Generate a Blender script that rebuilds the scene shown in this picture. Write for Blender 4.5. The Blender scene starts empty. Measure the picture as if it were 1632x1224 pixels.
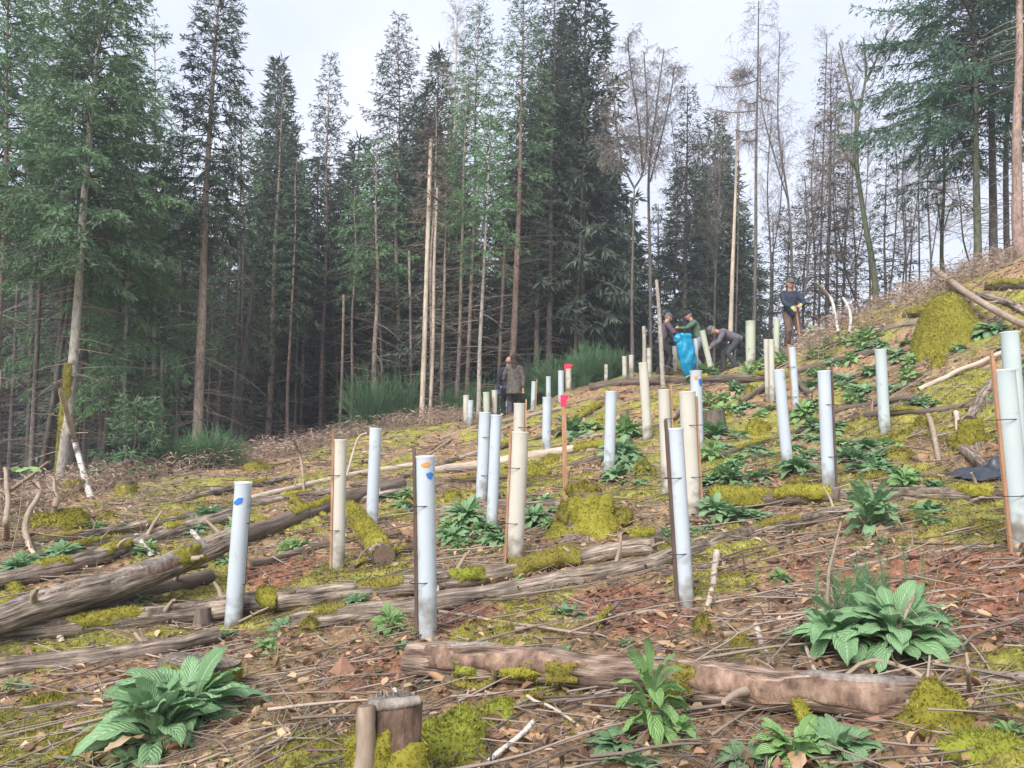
import bpy, math, random
import numpy as np
from mathutils import Vector, Matrix
RNG = np.random.default_rng(7)
scene = bpy.context.scene
COL = scene.collection
F = 1210.0; PITCH = math.radians(5); EYE = 1.6
CP, SP = math.cos(PITCH), math.sin(PITCH)

# ---------------------------------------------------------------- geometry of the view (used to find where things stand)
def ray(x, y):
    u = (x-816)/F; v = (612-y)/F
    return np.array([u, CP-v*SP, SP+v*CP])
def at(x, y, Y):
    d = ray(x, y); return np.array([0, 0, EYE]) + d*(Y/d[1])

# ---------------------------------------------------------------- numpy noise
def _h(i, j, k, s):
    n = (i*374761393 + j*668265263 + k*2147483647 + s*974634777) & 0xffffffff
    n = ((n ^ (n >> 13))*1274126177) & 0xffffffff
    n = ((n ^ (n >> 16))*2246822519) & 0xffffffff
    return ((n ^ (n >> 15)) & 0xffffff)/float(0xffffff)
def vn(x, y, z=0.0, s=0):
    x, y, z = np.broadcast_arrays(np.asarray(x, float), np.asarray(y, float), np.asarray(z, float))
    xi = np.floor(x).astype(np.int64); yi = np.floor(y).astype(np.int64); zi = np.floor(z).astype(np.int64)
    fx = x-xi; fy = y-yi; fz = z-zi
    fx = fx*fx*(3-2*fx); fy = fy*fy*(3-2*fy); fz = fz*fz*(3-2*fz)
    r = 0
    for a in (0, 1):
        for b in (0, 1):
            for c in (0, 1):
                w = (fx if a else 1-fx)*(fy if b else 1-fy)*(fz if c else 1-fz)
                r = r + w*_h(xi+a, yi+b, zi+c, s)
    return r*2-1
def fbm(x, y, z=0.0, o=3, s=0):
    r = 0; a = 1; t = 0
    for k in range(o):
        f = 2**k
        r = r + a*vn(np.asarray(x)*f, np.asarray(y)*f, np.asarray(z)*f, s+k*17); t += a; a *= .5
    return r/t
def sst(a, b, x):
    t = np.clip((x-a)/(b-a), 0, 1); return t*t*(3-2*t)

# ---------------------------------------------------------------- terrain: thin plate surface through surveyed points
_px = [(384,1003,6.18),(543,902,7.19),(598,842,9.07),(683,1018,4.97),(768,805,9.81),(784,838,8.2),(820,897,6.95),
 (871,735,13.4),(969,757,10.92),(1030,697,12.6),(1060,785,8.85),(1086,977,4.92),(1097,815,7.6),(1110,720,11.0),(1252,758,8.59),
 (1268,668,12.5),(1225,643,13.6),(1238,574,17.5),(1196,582,17.2),(1315,779,7.72),(1406,700,10.15),(1611,882,4.96),(1136,597,19),
 (1109,598,20),(1076,592,21),(1033,605,18.5),(1000,605,19),(966,603,21),(894,640,18.5),(906,626,20),(850,655,18),(745,678,17),
 (787,665,18),(1265,568,17.8),(818,673,20),(0,836,9.5),(105,802,12),(215,776,12.5),(320,752,14),(430,728,16),(510,707,18),
 (600,690,18),(680,674,18.5),(1350,514,17),(1430,484,17),(1500,454,17),(1590,428,16.2),(1680,390,15.5),(1860,300,14),
 (1530,560,11.8),(1470,610,11),(0,1224,3.75),(400,1224,3.5),(816,1224,3.3),(1200,1224,3.0),(1632,1224,2.75),(-200,900,7.5)]
_c = [tuple(at(a, b, Y)) for a, b, Y in _px]
_pl = lambda X, Y: -0.153+0.167*X+0.116*Y
for X, Y in ((-9,-6),(0,-8),(9,-6),(-12,2),(11,3),(-5,-1),(5,-1),(0,1)):
    _c.append((X, Y, _pl(X, Y)))
_c += [(-16,22,0.2),(-8,27,0.9),(0,30,2.2),(6,32,3.2),(13,30,4.0),(20,30,4.3),(22,20,5.6),(-24,12,-.6),(-30,40,-0.6),(0,45,1.0),(20,48,2.0),
       (-20,-25,-4),(20,-25,0),(40,20,5),(-45,15,-2),(45,55,1.5),(-50,60,-1.5),(0,70,0)]
_c = np.array(_c)
def _U(r2): return 0.5*r2*np.log(r2+1e-9)
_n = len(_c); _K = _U(((_c[:, None, :2]-_c[None, :, :2])**2).sum(-1)) + np.eye(_n)*0.6
_A = np.zeros((_n+3, _n+3)); _A[:_n, :_n] = _K; _A[:_n, _n] = 1; _A[:_n, _n+1:] = _c[:, :2]; _A[_n, :_n] = 1; _A[_n+1:, :_n] = _c[:, :2].T
_w = np.linalg.solve(_A, np.concatenate([_c[:, 2], [0, 0, 0]]))
def G(X, Y, small=True):
    X = np.asarray(X, float); Y = np.asarray(Y, float); sh = X.shape; x = X.ravel(); y = Y.ravel()
    r = np.hypot(x, y); k = np.minimum(1, 75/np.maximum(r, 1e-6)); xx = x*k; yy = y*k
    z = _w[_n] + _w[_n+1]*xx + _w[_n+2]*yy
    for i in range(_n):
        z = z + _w[i]*_U((xx-_c[i, 0])**2+(yy-_c[i, 1])**2)
    z = z*(1-sst(70, 160, r)) + -2.0*sst(70, 160, r)
    if small:
        z = z + 0.05*fbm(x*.9, y*.9, 0, 2, 3)*np.clip(r/4, .3, 2.2) + .022*vn(x*3.3, y*3.3, 0, 9)
    return z.reshape(sh)
def gz(X, Y): return float(G(np.array([X]), np.array([Y]))[0])
_t = np.concatenate([np.arange(1.8, 9, .012), np.arange(9, 32, .04)])
def hit(x, y, off=0.0):
    """ground point (lifted by off) seen at pixel x, y"""
    d = ray(x, y); P = np.array([0, 0, EYE])[None]+d[None]*(_t/d[1])[:, None]
    g = G(P[:, 0], P[:, 1])+off
    b = np.nonzero(P[:, 2] < g)[0]
    i = b[0] if len(b) else np.argmin(P[:, 2]-g)
    return P[i]
def onground(x, Y):
    """ground point under pixel column x at distance Y"""
    X = (x-816)/F*Y/CP
    return np.array([X, Y, gz(X, Y)])

# ---------------------------------------------------------------- mesh builder
class MB:
    def __init__(s): s.v = []; s.f = {3: [], 4: []}; s.m = {3: [], 4: []}; s.tc = []; s.r = []; s.n = 0
    def add(s, v, f, tc=None, r=0.5, m=0):
        v = np.asarray(v, float).reshape(-1, 3); f = np.asarray(f, np.int64)
        if len(v) == 0 or len(f) == 0: return
        s.v.append(v); k = f.shape[1]; s.f[k].append(f+s.n); s.m[k].append(np.full(len(f), m))
        s.tc.append(v if tc is None else np.asarray(tc, float)); s.r.append(np.broadcast_to(np.asarray(r, float), (len(v),)))
        s.n += len(v)
    def mesh(s, name, mats, smooth=True, origin=(0, 0, 0)):
        me = bpy.data.meshes.new(name)
        if s.n == 0: return me
        v = np.concatenate(s.v)-np.asarray(origin, float)
        F4 = np.concatenate(s.f[4]) if s.f[4] else np.zeros((0, 4), int); F3 = np.concatenate(s.f[3]) if s.f[3] else np.zeros((0, 3), int)
        mi = np.concatenate([np.concatenate(x) if x else np.zeros(0, int) for x in (s.m[4], s.m[3])])
        me.vertices.add(len(v)); me.vertices.foreach_set('co', v.astype(np.float32).ravel())
        nl = F4.size+F3.size; me.loops.add(nl); me.loops.foreach_set('vertex_index', np.concatenate([F4.ravel(), F3.ravel()]).astype(np.int32))
        me.polygons.add(len(F4)+len(F3))
        st = np.concatenate([np.arange(len(F4))*4, F4.size+np.arange(len(F3))*3])
        me.polygons.foreach_set('loop_start', st.astype(np.int32))
        me.polygons.foreach_set('material_index', mi.astype(np.int32))
        me.polygons.foreach_set('use_smooth', np.full(len(st), smooth))
        a = me.attributes.new('tc', 'FLOAT_VECTOR', 'POINT'); a.data.foreach_set('vector', np.concatenate(s.tc).astype(np.float32).ravel())
        a = me.attributes.new('rnd', 'FLOAT', 'POINT'); a.data.foreach_set('value', np.concatenate(s.r).astype(np.float32))
        for m in (mats if isinstance(mats, (list, tuple)) else [mats]): me.materials.append(m)
        me.update(calc_edges=True); return me
    # --- shapes
    def prisms(s, A, B, ra, rb, n=3, r=0.5, m=0):
        A = np.asarray(A, float).reshape(-1, 3); B = np.asarray(B, float).reshape(-1, 3); k = len(A)
        if k == 0: return
        ra = np.broadcast_to(ra, (k,)); rb = np.broadcast_to(rb, (k,)); r = np.broadcast_to(r, (k,))
        d = B-A; L = np.linalg.norm(d, axis=1)+1e-9; d = d/L[:, None]
        ref = np.where(np.abs(d[:, 2:3]) > .9, np.array([[1., 0, 0]]), np.array([[0, 0, 1.]]))
        u = np.cross(d, ref); u /= np.linalg.norm(u, axis=1)[:, None]; w = np.cross(d, u)
        a = np.arange(n)*2*math.pi/n
        c = np.cos(a)[None, :, None]*u[:, None]+np.sin(a)[None, :, None]*w[:, None]
        V = np.concatenate([A[:, None]+c*ra[:, None, None], B[:, None]+c*rb[:, None, None]], 1)
        b = np.arange(k)[:, None]*2*n; j = np.arange(n); jn = (j+1) % n
        Fc = np.stack([b+j, b+jn, b+n+jn, b+n+j], -1).reshape(-1, 4)
        s.add(V.reshape(-1, 3), Fc, None, np.repeat(r, 2*n), m)
    def tube(s, P, R, n=10, cap=True, rough=0., m=0, mcap=None, r=.5, seed=0, sub=0, ell=1.0):
        P = np.asarray(P, float); R = np.asarray(R, float)
        if sub:
            t = np.linspace(0, len(P)-1, sub); P = smooth_path(P, t); R = np.interp(t, np.arange(len(R)), R)
        T = np.gradient(P, axis=0); T /= np.linalg.norm(T, axis=1)[:, None]+1e-12
        vert = abs(np.mean(T[:, 2])) > .75
        ref = np.array([0, 1., 0]) if vert else np.array([0, 0, 1.])
        U = np.cross(T, ref); U /= np.linalg.norm(U, axis=1)[:, None]+1e-12; W = np.cross(U, T)
        Ls = np.concatenate([[0], np.cumsum(np.linalg.norm(np.diff(P, axis=0), axis=1))])
        a = np.arange(n)*2*math.pi/n
        c, sn = np.cos(a), np.sin(a)
        tc = np.stack([np.broadcast_to(R[:, None]*c, (len(P), n)), np.broadcast_to(R[:, None]*sn, (len(P), n)), np.broadcast_to(Ls[:, None], (len(P), n))], -1)
        rr = R[:, None]*np.ones(n)
        if rough:
            rm = max(R.mean(), .01)
            rr = rr*(1+rough*(fbm(tc[..., 0]/rm*1.2+seed, tc[..., 1]/rm*1.2, tc[..., 2]*1.6/rm*.25, 3, seed)+.5*vn(tc[..., 0]/rm*3.5, tc[..., 1]/rm*3.5, tc[..., 2]*1.2, seed+5)))
        V = P[:, None]+(U[:, None]*c[None, :, None]*ell+W[:, None]*sn[None, :, None])*rr[..., None]
        k = len(P); b = np.arange(k-1)[:, None]*n; j = np.arange(n); jn = (j+1) % n
        Fc = np.stack([b+j, b+jn, b+n+jn, b+n+j], -1).reshape(-1, 4)
        s.add(V.reshape(-1, 3), Fc, tc.reshape(-1, 3), r, m)
        if cap:
            for e, sg in ((0, -1), (k-1, 1)):
                ring = V[e]; cen = ring.mean(0); mid = (ring+cen)/2 + T[e]*sg*R[e]*.04
                vv = np.concatenate([ring, mid, (cen+T[e]*sg*R[e]*.02)[None]])
                tcc = np.concatenate([np.stack([R[e]*c, R[e]*sn, 0*c], -1), np.stack([R[e]*c*.5, R[e]*sn*.5, 0*c], -1), [[0, 0, 0]]])
                q = np.stack([j, jn, n+jn, n+j], -1); t3 = np.stack([n+j, n+jn, np.full(n, 2*n)], -1)
                if sg < 0: q = q[:, ::-1]; t3 = t3[:, ::-1]
                mc = m if mcap is None else mcap
                s.add(vv, q, tcc, r, mc); s.n -= len(vv)  # share the vertices for the inner fan
                s.f[3].append(t3+s.n); s.m[3].append(np.full(n, mc)); s.n += len(vv)
        return P, R, T, U, W, Ls
    def ell(s, c, rad, nu=16, nv=10, disp=0., freq=3., half=False, m=0, r=.5, rot=0., seed=0):
        v = np.linspace(0, math.pi*(.5 if half else 1), nv+1); u = np.arange(nu)*2*math.pi/nu
        V = np.stack([np.sin(v)[:, None]*np.cos(u), np.sin(v)[:, None]*np.sin(u), np.cos(v)[:, None]+0*u], -1)
        if disp: V = V*(1+disp*fbm(V[..., 0]*freq+seed, V[..., 1]*freq, V[..., 2]*freq, 3, seed))[..., None]
        nr = V.reshape(-1, 3)
        V = nr*np.asarray(rad, float)
        cr, sr = math.cos(rot), math.sin(rot); V = np.stack([V[:, 0]*cr-V[:, 1]*sr, V[:, 0]*sr+V[:, 1]*cr, V[:, 2]], -1)
        V = V+np.asarray(c, float)
        b = np.arange(nv)[:, None]*nu; j = np.arange(nu); jn = (j+1) % nu
        s.add(V, np.stack([b+j, b+nu+j, b+nu+jn, b+jn], -1).reshape(-1, 4), None, r, m)
        return V, nr
    def box(s, c, d, rot=None, m=0, r=.5):
        k = np.array([[x, y, z] for z in (-.5, .5) for y in (-.5, .5) for x in (-.5, .5)])*np.asarray(d, float)
        if rot is not None: k = k@np.asarray(rot).T
        s.add(k+np.asarray(c, float), [[0, 2, 3, 1], [4, 5, 7, 6], [0, 1, 5, 4], [2, 6, 7, 3], [0, 4, 6, 2], [1, 3, 7, 5]], None, r, m)
    def blades(s, P, N, ln, w, r=None, m=0, spread=.6, rng=RNG):
        """little pointed moss shoots standing on points P along normals N"""
        k = len(P)
        if k == 0: return
        d = N+rng.normal(0, spread, (k, 3)); d /= np.linalg.norm(d, axis=1)[:, None]
        q = np.cross(d, rng.normal(0, 1, (k, 3))); q /= np.linalg.norm(q, axis=1)[:, None]+1e-9
        ln = np.broadcast_to(ln, (k,))*rng.uniform(.6, 1.3, k); w = np.broadcast_to(w, (k,))
        V = np.stack([P-q*w[:, None]/2, P+q*w[:, None]/2, P+d*ln[:, None]], 1)
        r = rng.uniform(0, 1, k) if r is None else r
        s.add(V.reshape(-1, 3), np.arange(3*k).reshape(-1, 3), None, np.repeat(r, 3), m)
    def diamonds(s, P, D, ln, w, r, m=0, rng=RNG, sag=0.):
        k = len(P)
        if k == 0: return
        q = np.cross(D, rng.normal(0, 1, (k, 3))); q /= np.linalg.norm(q, axis=1)[:, None]+1e-9
        ln = np.broadcast_to(ln, (k,))[:, None]; w = np.broadcast_to(w, (k,))[:, None]
        mid = P+D*ln*.45; V = np.stack([P, mid+q*w/2, P+D*ln-np.array([0, 0, 1.])*ln*sag, mid-q*w/2], 1)
        s.add(V.reshape(-1, 3), np.arange(4*k).reshape(-1, 4), None, np.repeat(r, 4), m)

def smooth_path(P, t):
    P = np.asarray(P, float); n = len(P); i = np.clip(np.floor(t).astype(int), 0, n-2); f = (t-i)[:, None]
    p0 = P[np.clip(i-1, 0, n-1)]; p1 = P[i]; p2 = P[i+1]; p3 = P[np.clip(i+2, 0, n-1)]
    return .5*((2*p1)+(-p0+p2)*f+(2*p0-5*p1+4*p2-p3)*f**2+(-p0+3*p1-3*p2+p3)*f**3)

# ---------------------------------------------------------------- objects
def link(name, me, parent=None, loc=None):
    o = bpy.data.objects.new(name, me); COL.objects.link(o)
    if loc is not None: o.location = loc
    if parent is not None: o.parent = parent
    return o
def thing(name, label, cat, loc, group=None, rz=0):
    o = bpy.data.objects.new(name, None); COL.objects.link(o); o.location = loc; o.rotation_euler = (0, 0, rz)
    o.empty_display_size = .1
    o['label'] = label; o['category'] = cat
    if group: o['group'] = group
    return o
def part(name, mb, mats, root, smooth=True, label=None, local=False):
    """mb is in world coordinates unless local; parts hang under root"""
    base = root
    org = Vector((0, 0, 0))
    if not local:
        q = root
        while q is not None: org += q.location; q = q.parent
    o = link(name, mb.mesh(name, mats, smooth, org), root)
    if label: o['label'] = label
    return o
def single(name, label, cat, mb, mats, loc, group=None, smooth=True):
    o = link(name, mb.mesh(name, mats, smooth, loc), None, loc)
    o['label'] = label; o['category'] = cat
    if group: o['group'] = group
    return o
def stuff(name, label, cat, mb, mats, smooth=True):
    o = link(name, mb.mesh(name, mats, smooth)); o['kind'] = 'stuff'; o['label'] = label; o['category'] = cat; return o

# ---------------------------------------------------------------- materials
def new_mat(name):
    m = bpy.data.materials.new(name); m.use_nodes = True; nt = m.node_tree; b = nt.nodes['Principled BSDF']; return m, nt, b
def lk(nt, a, b): nt.links.new(a, b)
def mat(name, cols, scale=8., stretch=(1, 1, 1), src='tc', rw=0., rough=.85, bump=.3, bscale=None, detail=6, trans=0., dist=.02, vary=.25, spec=.3, vscale=.7, contrast=(.3, .7)):
    m, nt, b = new_mat(name); N = nt.nodes.new
    if src == 'tc': a = N('ShaderNodeAttribute'); a.attribute_name = 'tc'; vec = a.outputs['Vector']
    else: a = N('ShaderNodeTexCoord'); vec = a.outputs['Object']
    mp = N('ShaderNodeMapping'); mp.inputs['Scale'].default_value = stretch; lk(nt, vec, mp.inputs['Vector'])
    n1 = N('ShaderNodeTexNoise'); n1.inputs['Scale'].default_value = scale; n1.inputs['Detail'].default_value = detail; n1.inputs['Roughness'].default_value = .65; lk(nt, mp.outputs[0], n1.inputs['Vector'])
    fac = n1.outputs['Fac']
    mr = N('ShaderNodeMapRange'); mr.inputs[1].default_value = contrast[0]; mr.inputs[2].default_value = contrast[1]; lk(nt, fac, mr.inputs[0]); fac = mr.outputs[0]
    if rw:
        ra = N('ShaderNodeAttribute'); ra.attribute_name = 'rnd'
        mx = N('ShaderNodeMix'); mx.inputs[0].default_value = rw; lk(nt, fac, mx.inputs[2]); lk(nt, ra.outputs['Fac'], mx.inputs[3]); fac = mx.outputs[0]
    rp = N('ShaderNodeValToRGB'); el = rp.color_ramp.elements
    while len(el) < len(cols): el.new(.5)
    for i, c in enumerate(cols): el[i].position = i/(len(cols)-1); el[i].color = (*c, 1)
    lk(nt, fac, rp.inputs[0])
    n2 = N('ShaderNodeTexNoise'); n2.inputs['Scale'].default_value = vscale; n2.inputs['Detail'].default_value = 2; lk(nt, vec, n2.inputs['Vector'])
    ml = N('ShaderNodeMapRange'); ml.inputs[3].default_value = 1-vary; ml.inputs[4].default_value = 1+vary; ml.inputs[1].default_value = .3; ml.inputs[2].default_value = .7; lk(nt, n2.outputs['Fac'], ml.inputs[0])
    mu = N('ShaderNodeMix'); mu.data_type = 'RGBA'; mu.blend_type = 'MULTIPLY'; mu.inputs[0].default_value = 1; lk(nt, rp.outputs[0], mu.inputs[6]); lk(nt, ml.outputs[0], mu.inputs[7])
    lk(nt, mu.outputs[2], b.inputs['Base Color'])
    b.inputs['Roughness'].default_value = rough; b.inputs['Specular IOR Level'].default_value = spec
    if bump:
        bp = N('ShaderNodeBump'); bp.inputs['Strength'].default_value = bump; bp.inputs['Distance'].default_value = dist
        if bscale:
            n3 = N('ShaderNodeTexNoise'); n3.inputs['Scale'].default_value = bscale; n3.inputs['Detail'].default_value = 4; lk(nt, mp.outputs[0], n3.inputs['Vector']); lk(nt, n3.outputs['Fac'], bp.inputs['Height'])
        else: lk(nt, n1.outputs['Fac'], bp.inputs['Height'])
        lk(nt, bp.outputs[0], b.inputs['Normal'])
    if trans:
        t = N('ShaderNodeBsdfTranslucent'); lk(nt, mu.outputs[2], t.inputs[0]); ms = N('ShaderNodeMixShader'); ms.inputs[0].default_value = trans
        lk(nt, b.outputs[0], ms.inputs[1]); lk(nt, t.outputs[0], ms.inputs[2]); lk(nt, ms.outputs[0], nt.nodes['Material Output'].inputs[0])
    return m
MT = {}
MT['log'] = mat('weathered_log_wood', [(.045,.034,.027),(.20,.155,.12),(.30,.24,.185),(.47,.39,.32)], 48, (1,1,.07), bump=1., dist=.04, contrast=(.36,.64), vary=.5, vscale=5)
MT['log_red'] = mat('old_log_bark_and_wood', [(.05,.035,.028),(.19,.125,.09),(.29,.205,.155),(.42,.33,.265)], 38, (1,1,.12), bump=1., dist=.04, vary=.5, vscale=5, contrast=(.36,.64))
MT['log_dark'] = mat('damp_dark_log', [(.045,.035,.03),(.13,.10,.08),(.2,.16,.12)], 22, (1,1,.1), bump=.7, dist=.012)
MT['endgrain'] = mat('cut_end_wood', [(.08,.055,.04),(.22,.15,.1)], 40, bump=.3)
MT['moss'] = mat('yellow_green_moss', [(.08,.075,.015),(.25,.225,.035),(.42,.38,.075)], 22, rw=.55, rough=.95, bump=.8, dist=.02, src='obj', spec=.1, trans=.15)
MT['moss_olive'] = mat('olive_moss', [(.09,.07,.02),(.22,.19,.04),(.33,.30,.075)], 22, rw=.55, rough=.95, bump=.8, dist=.02, src='obj', spec=.1, trans=.15)
MT['moss_green'] = mat('fresh_green_moss', [(.10,.105,.02),(.25,.265,.04),(.38,.39,.08)], 22, rw=.55, rough=.95, bump=.8, dist=.02, src='obj', spec=.1, trans=.15)
MT['stick'] = mat('bare_stick', [(.11,.085,.065),(.30,.23,.17),(.46,.38,.30)], 30, (1,1,.3), rw=.55, bump=.4, dist=.004)
MT['stick_pale'] = mat('peeled_pale_stick', [(.25,.19,.14),(.46,.38,.30),(.60,.53,.45)], 30, (1,1,.2), rw=.3, bump=.4, dist=.004)
MT['stick_orange'] = mat('orange_brown_stick', [(.20,.11,.06),(.38,.22,.12),(.5,.33,.2)], 30, (1,1,.2), rw=.3, bump=.4, dist=.004)
MT['twig'] = mat('dead_twigs', [(.06,.045,.038),(.17,.13,.105),(.36,.29,.24)], 6, rw=.85, bump=0)
MT['birch_bark'] = mat('birch_bark', [(.10,.09,.08),(.45,.42,.38),(.62,.58,.52)], 14, (1,1,3), bump=.4, dist=.006, contrast=(.35,.55))
MT['litter'] = mat('dead_leaves', [(.09,.05,.028),(.23,.135,.075),(.40,.26,.15),(.56,.43,.28)], 4, rw=.85, rough=.7, bump=0, trans=.15, vary=.2)
MT['fox'] = mat('soft_green_leaf', [(.12,.22,.10),(.19,.34,.17),(.28,.46,.25)], 14, rw=.6, rough=.55, bump=.5, dist=.006, bscale=45, trans=.3, vary=.15, src='obj')
MT['fox_b'] = mat('bright_green_leaf', [(.14,.25,.07),(.23,.40,.13),(.34,.52,.21)], 14, rw=.6, rough=.55, bump=.5, dist=.006, bscale=45, trans=.3, vary=.15, src='obj')
def leaf_mat(name, cols):
    m = mat(name, cols, 9, rw=.6, rough=.6, bump=0, trans=.3, vary=.2, src='obj'); nt = m.node_tree; N = nt.nodes.new; b = nt.nodes['Principled BSDF']
    a = N('ShaderNodeAttribute'); a.attribute_name = 'tc'; sx = N('ShaderNodeSeparateXYZ'); lk(nt, a.outputs['Vector'], sx.inputs[0])   # x along the leaf, y across (-1..1)
    ab = N('ShaderNodeMath'); ab.operation = 'ABSOLUTE'; lk(nt, sx.outputs[1], ab.inputs[0])
    ph = N('ShaderNodeMath'); ph.operation = 'MULTIPLY_ADD'; ph.inputs[1].default_value = -.32; lk(nt, ab.outputs[0], ph.inputs[0]); lk(nt, sx.outputs[0], ph.inputs[2])
    fr = N('ShaderNodeMath'); fr.operation = 'MULTIPLY'; fr.inputs[1].default_value = 62; lk(nt, ph.outputs[0], fr.inputs[0])
    sn = N('ShaderNodeMath'); sn.operation = 'SINE'; lk(nt, fr.outputs[0], sn.inputs[0])
    n = N('ShaderNodeTexNoise'); n.inputs['Scale'].default_value = 16; n.inputs['Detail'].default_value = 3; lk(nt, a.outputs['Vector'], n.inputs['Vector'])
    hh = N('ShaderNodeMath'); hh.operation = 'MULTIPLY_ADD'; hh.inputs[1].default_value = 2.2; lk(nt, n.outputs['Fac'], hh.inputs[0]); lk(nt, sn.outputs[0], hh.inputs[2])
    bp = N('ShaderNodeBump'); bp.inputs['Strength'].default_value = .7; bp.inputs['Distance'].default_value = .004; lk(nt, hh.outputs[0], bp.inputs['Height']); lk(nt, bp.outputs[0], b.inputs['Normal'])
    mr = N('ShaderNodeMapRange'); mr.inputs[1].default_value = .10; mr.inputs[2].default_value = .02; lk(nt, ab.outputs[0], mr.inputs[0])
    v2 = N('ShaderNodeMapRange'); v2.inputs[1].default_value = .75; v2.inputs[2].default_value = 1; v2.inputs[4].default_value = .35; lk(nt, sn.outputs[0], v2.inputs[0])
    mxm = N('ShaderNodeMath'); mxm.operation = 'MAXIMUM'; lk(nt, mr.outputs[0], mxm.inputs[0]); lk(nt, v2.outputs[0], mxm.inputs[1])
    src = b.inputs['Base Color'].links[0].from_socket; mx = N('ShaderNodeMix'); mx.data_type = 'RGBA'; mx.inputs[7].default_value = (*[min(.7, c*1.35+.05) for c in cols[-1]], 1)
    sc_ = N('ShaderNodeMath'); sc_.operation = 'MULTIPLY'; sc_.inputs[1].default_value = .6; lk(nt, mxm.outputs[0], sc_.inputs[0]); lk(nt, sc_.outputs[0], mx.inputs[0]); lk(nt, src, mx.inputs[6]); lk(nt, mx.outputs[2], b.inputs['Base Color']); return m
MT['fox'] = leaf_mat('soft_green_leaf', [(.15,.27,.12),(.23,.40,.19),(.33,.52,.28)])
MT['fox_b'] = leaf_mat('bright_green_leaf', [(.18,.32,.09),(.27,.47,.16),(.38,.58,.25)])
MT['plate_red'] = mat('reddish_bark_plate', [(.07,.045,.033),(.19,.12,.085),(.30,.205,.15)], 22, (1,1,.4), src='obj', bump=1., dist=.02, vary=.4, vscale=4)
MT['plate_grey'] = mat('grey_bark_plate', [(.09,.078,.07),(.20,.17,.15),(.30,.26,.23)], 22, (1,1,.4), src='obj', bump=1., dist=.02, vary=.4, vscale=4)
MT['plate_dark'] = mat('dark_bark_remains', [(.04,.03,.025),(.13,.095,.07),(.23,.18,.14)], 30, (1,1,.5), src='obj', bump=1., dist=.03, vary=.4, vscale=5)
MT['grass'] = mat('grass_blades', [(.10,.14,.04),(.2,.26,.08),(.34,.33,.15)], 4, rw=.85, bump=0, trans=.25)
MT['bracken'] = mat('dead_bracken', [(.20,.14,.105),(.36,.26,.20),(.50,.40,.32)], 4, rw=.85, bump=0, trans=.15)
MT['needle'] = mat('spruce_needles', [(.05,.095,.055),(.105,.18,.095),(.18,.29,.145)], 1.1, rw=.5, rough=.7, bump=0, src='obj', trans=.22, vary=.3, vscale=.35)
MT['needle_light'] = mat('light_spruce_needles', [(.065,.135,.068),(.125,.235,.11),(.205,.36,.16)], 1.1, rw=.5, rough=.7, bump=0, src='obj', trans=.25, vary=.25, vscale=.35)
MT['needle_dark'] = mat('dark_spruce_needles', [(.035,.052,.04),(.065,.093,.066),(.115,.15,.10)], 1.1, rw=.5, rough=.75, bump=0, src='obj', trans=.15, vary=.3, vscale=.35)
MT['needle_brown'] = mat('browning_needles', [(.06,.05,.042),(.115,.09,.07),(.18,.15,.10)], 1.1, rw=.5, rough=.8, bump=0, src='obj', trans=.15, vary=.3, vscale=.35)
MT['needle_blue'] = mat('fir_needles', [(.04,.09,.06),(.08,.155,.10),(.14,.25,.15)], 1.1, rw=.5, rough=.7, bump=0, src='obj', trans=.22, vary=.25, vscale=.5)
MT['bark'] = mat('spruce_bark', [(.14,.105,.085),(.28,.22,.18),(.40,.33,.28)], 24, (1,1,.35), bump=.6, dist=.015, vary=.25)
MT['bark_grey'] = mat('grey_spruce_bark', [(.18,.16,.14),(.34,.31,.27),(.48,.44,.39)], 24, (1,1,.35), bump=.6, dist=.015, vary=.25)
MT['bark_dark'] = mat('dark_bark', [(.055,.048,.044),(.11,.095,.085),(.17,.15,.13)], 18, (1,1,.35), bump=.6, dist=.015, vary=.3)
MT['bark_red'] = mat('reddish_spruce_bark', [(.15,.105,.085),(.29,.20,.165),(.40,.30,.25)], 24, (1,1,.35), bump=.6, dist=.015, vary=.25)
MT['bark_pale'] = mat('pale_dead_bark', [(.28,.22,.17),(.46,.38,.30),(.58,.5,.41)], 20, (1,1,.2), bump=.5, dist=.01, vary=.25)
MT['bark_green'] = mat('algae_green_bark', [(.05,.055,.035),(.11,.12,.075),(.18,.19,.12)], 18, (1,1,.35), bump=.6, dist=.015, vary=.3)
MT['twig_fine'] = mat('fine_bare_twigs', [(.14,.125,.12),(.24,.21,.195),(.36,.31,.28)], 3, rw=.8, bump=0)
MT['broom'] = mat('green_broom_twigs', [(.06,.125,.06),(.105,.205,.095),(.17,.29,.14)], 2, rw=.8, bump=0, trans=.15)
MT['soil_crumb'] = mat('soil_crumbs', [(.09,.045,.03),(.20,.10,.07),(.30,.17,.12)], 20, rw=.7, bump=.3)
def plain(name, c, rough=.8, spec=.3, n=.15, scale=30):
    return mat(name, [tuple(x*(1-n) for x in c), tuple(min(1, x*(1+n)) for x in c)], scale, src='obj', rough=rough, bump=.25, dist=.004, vary=.08, spec=spec)
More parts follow.
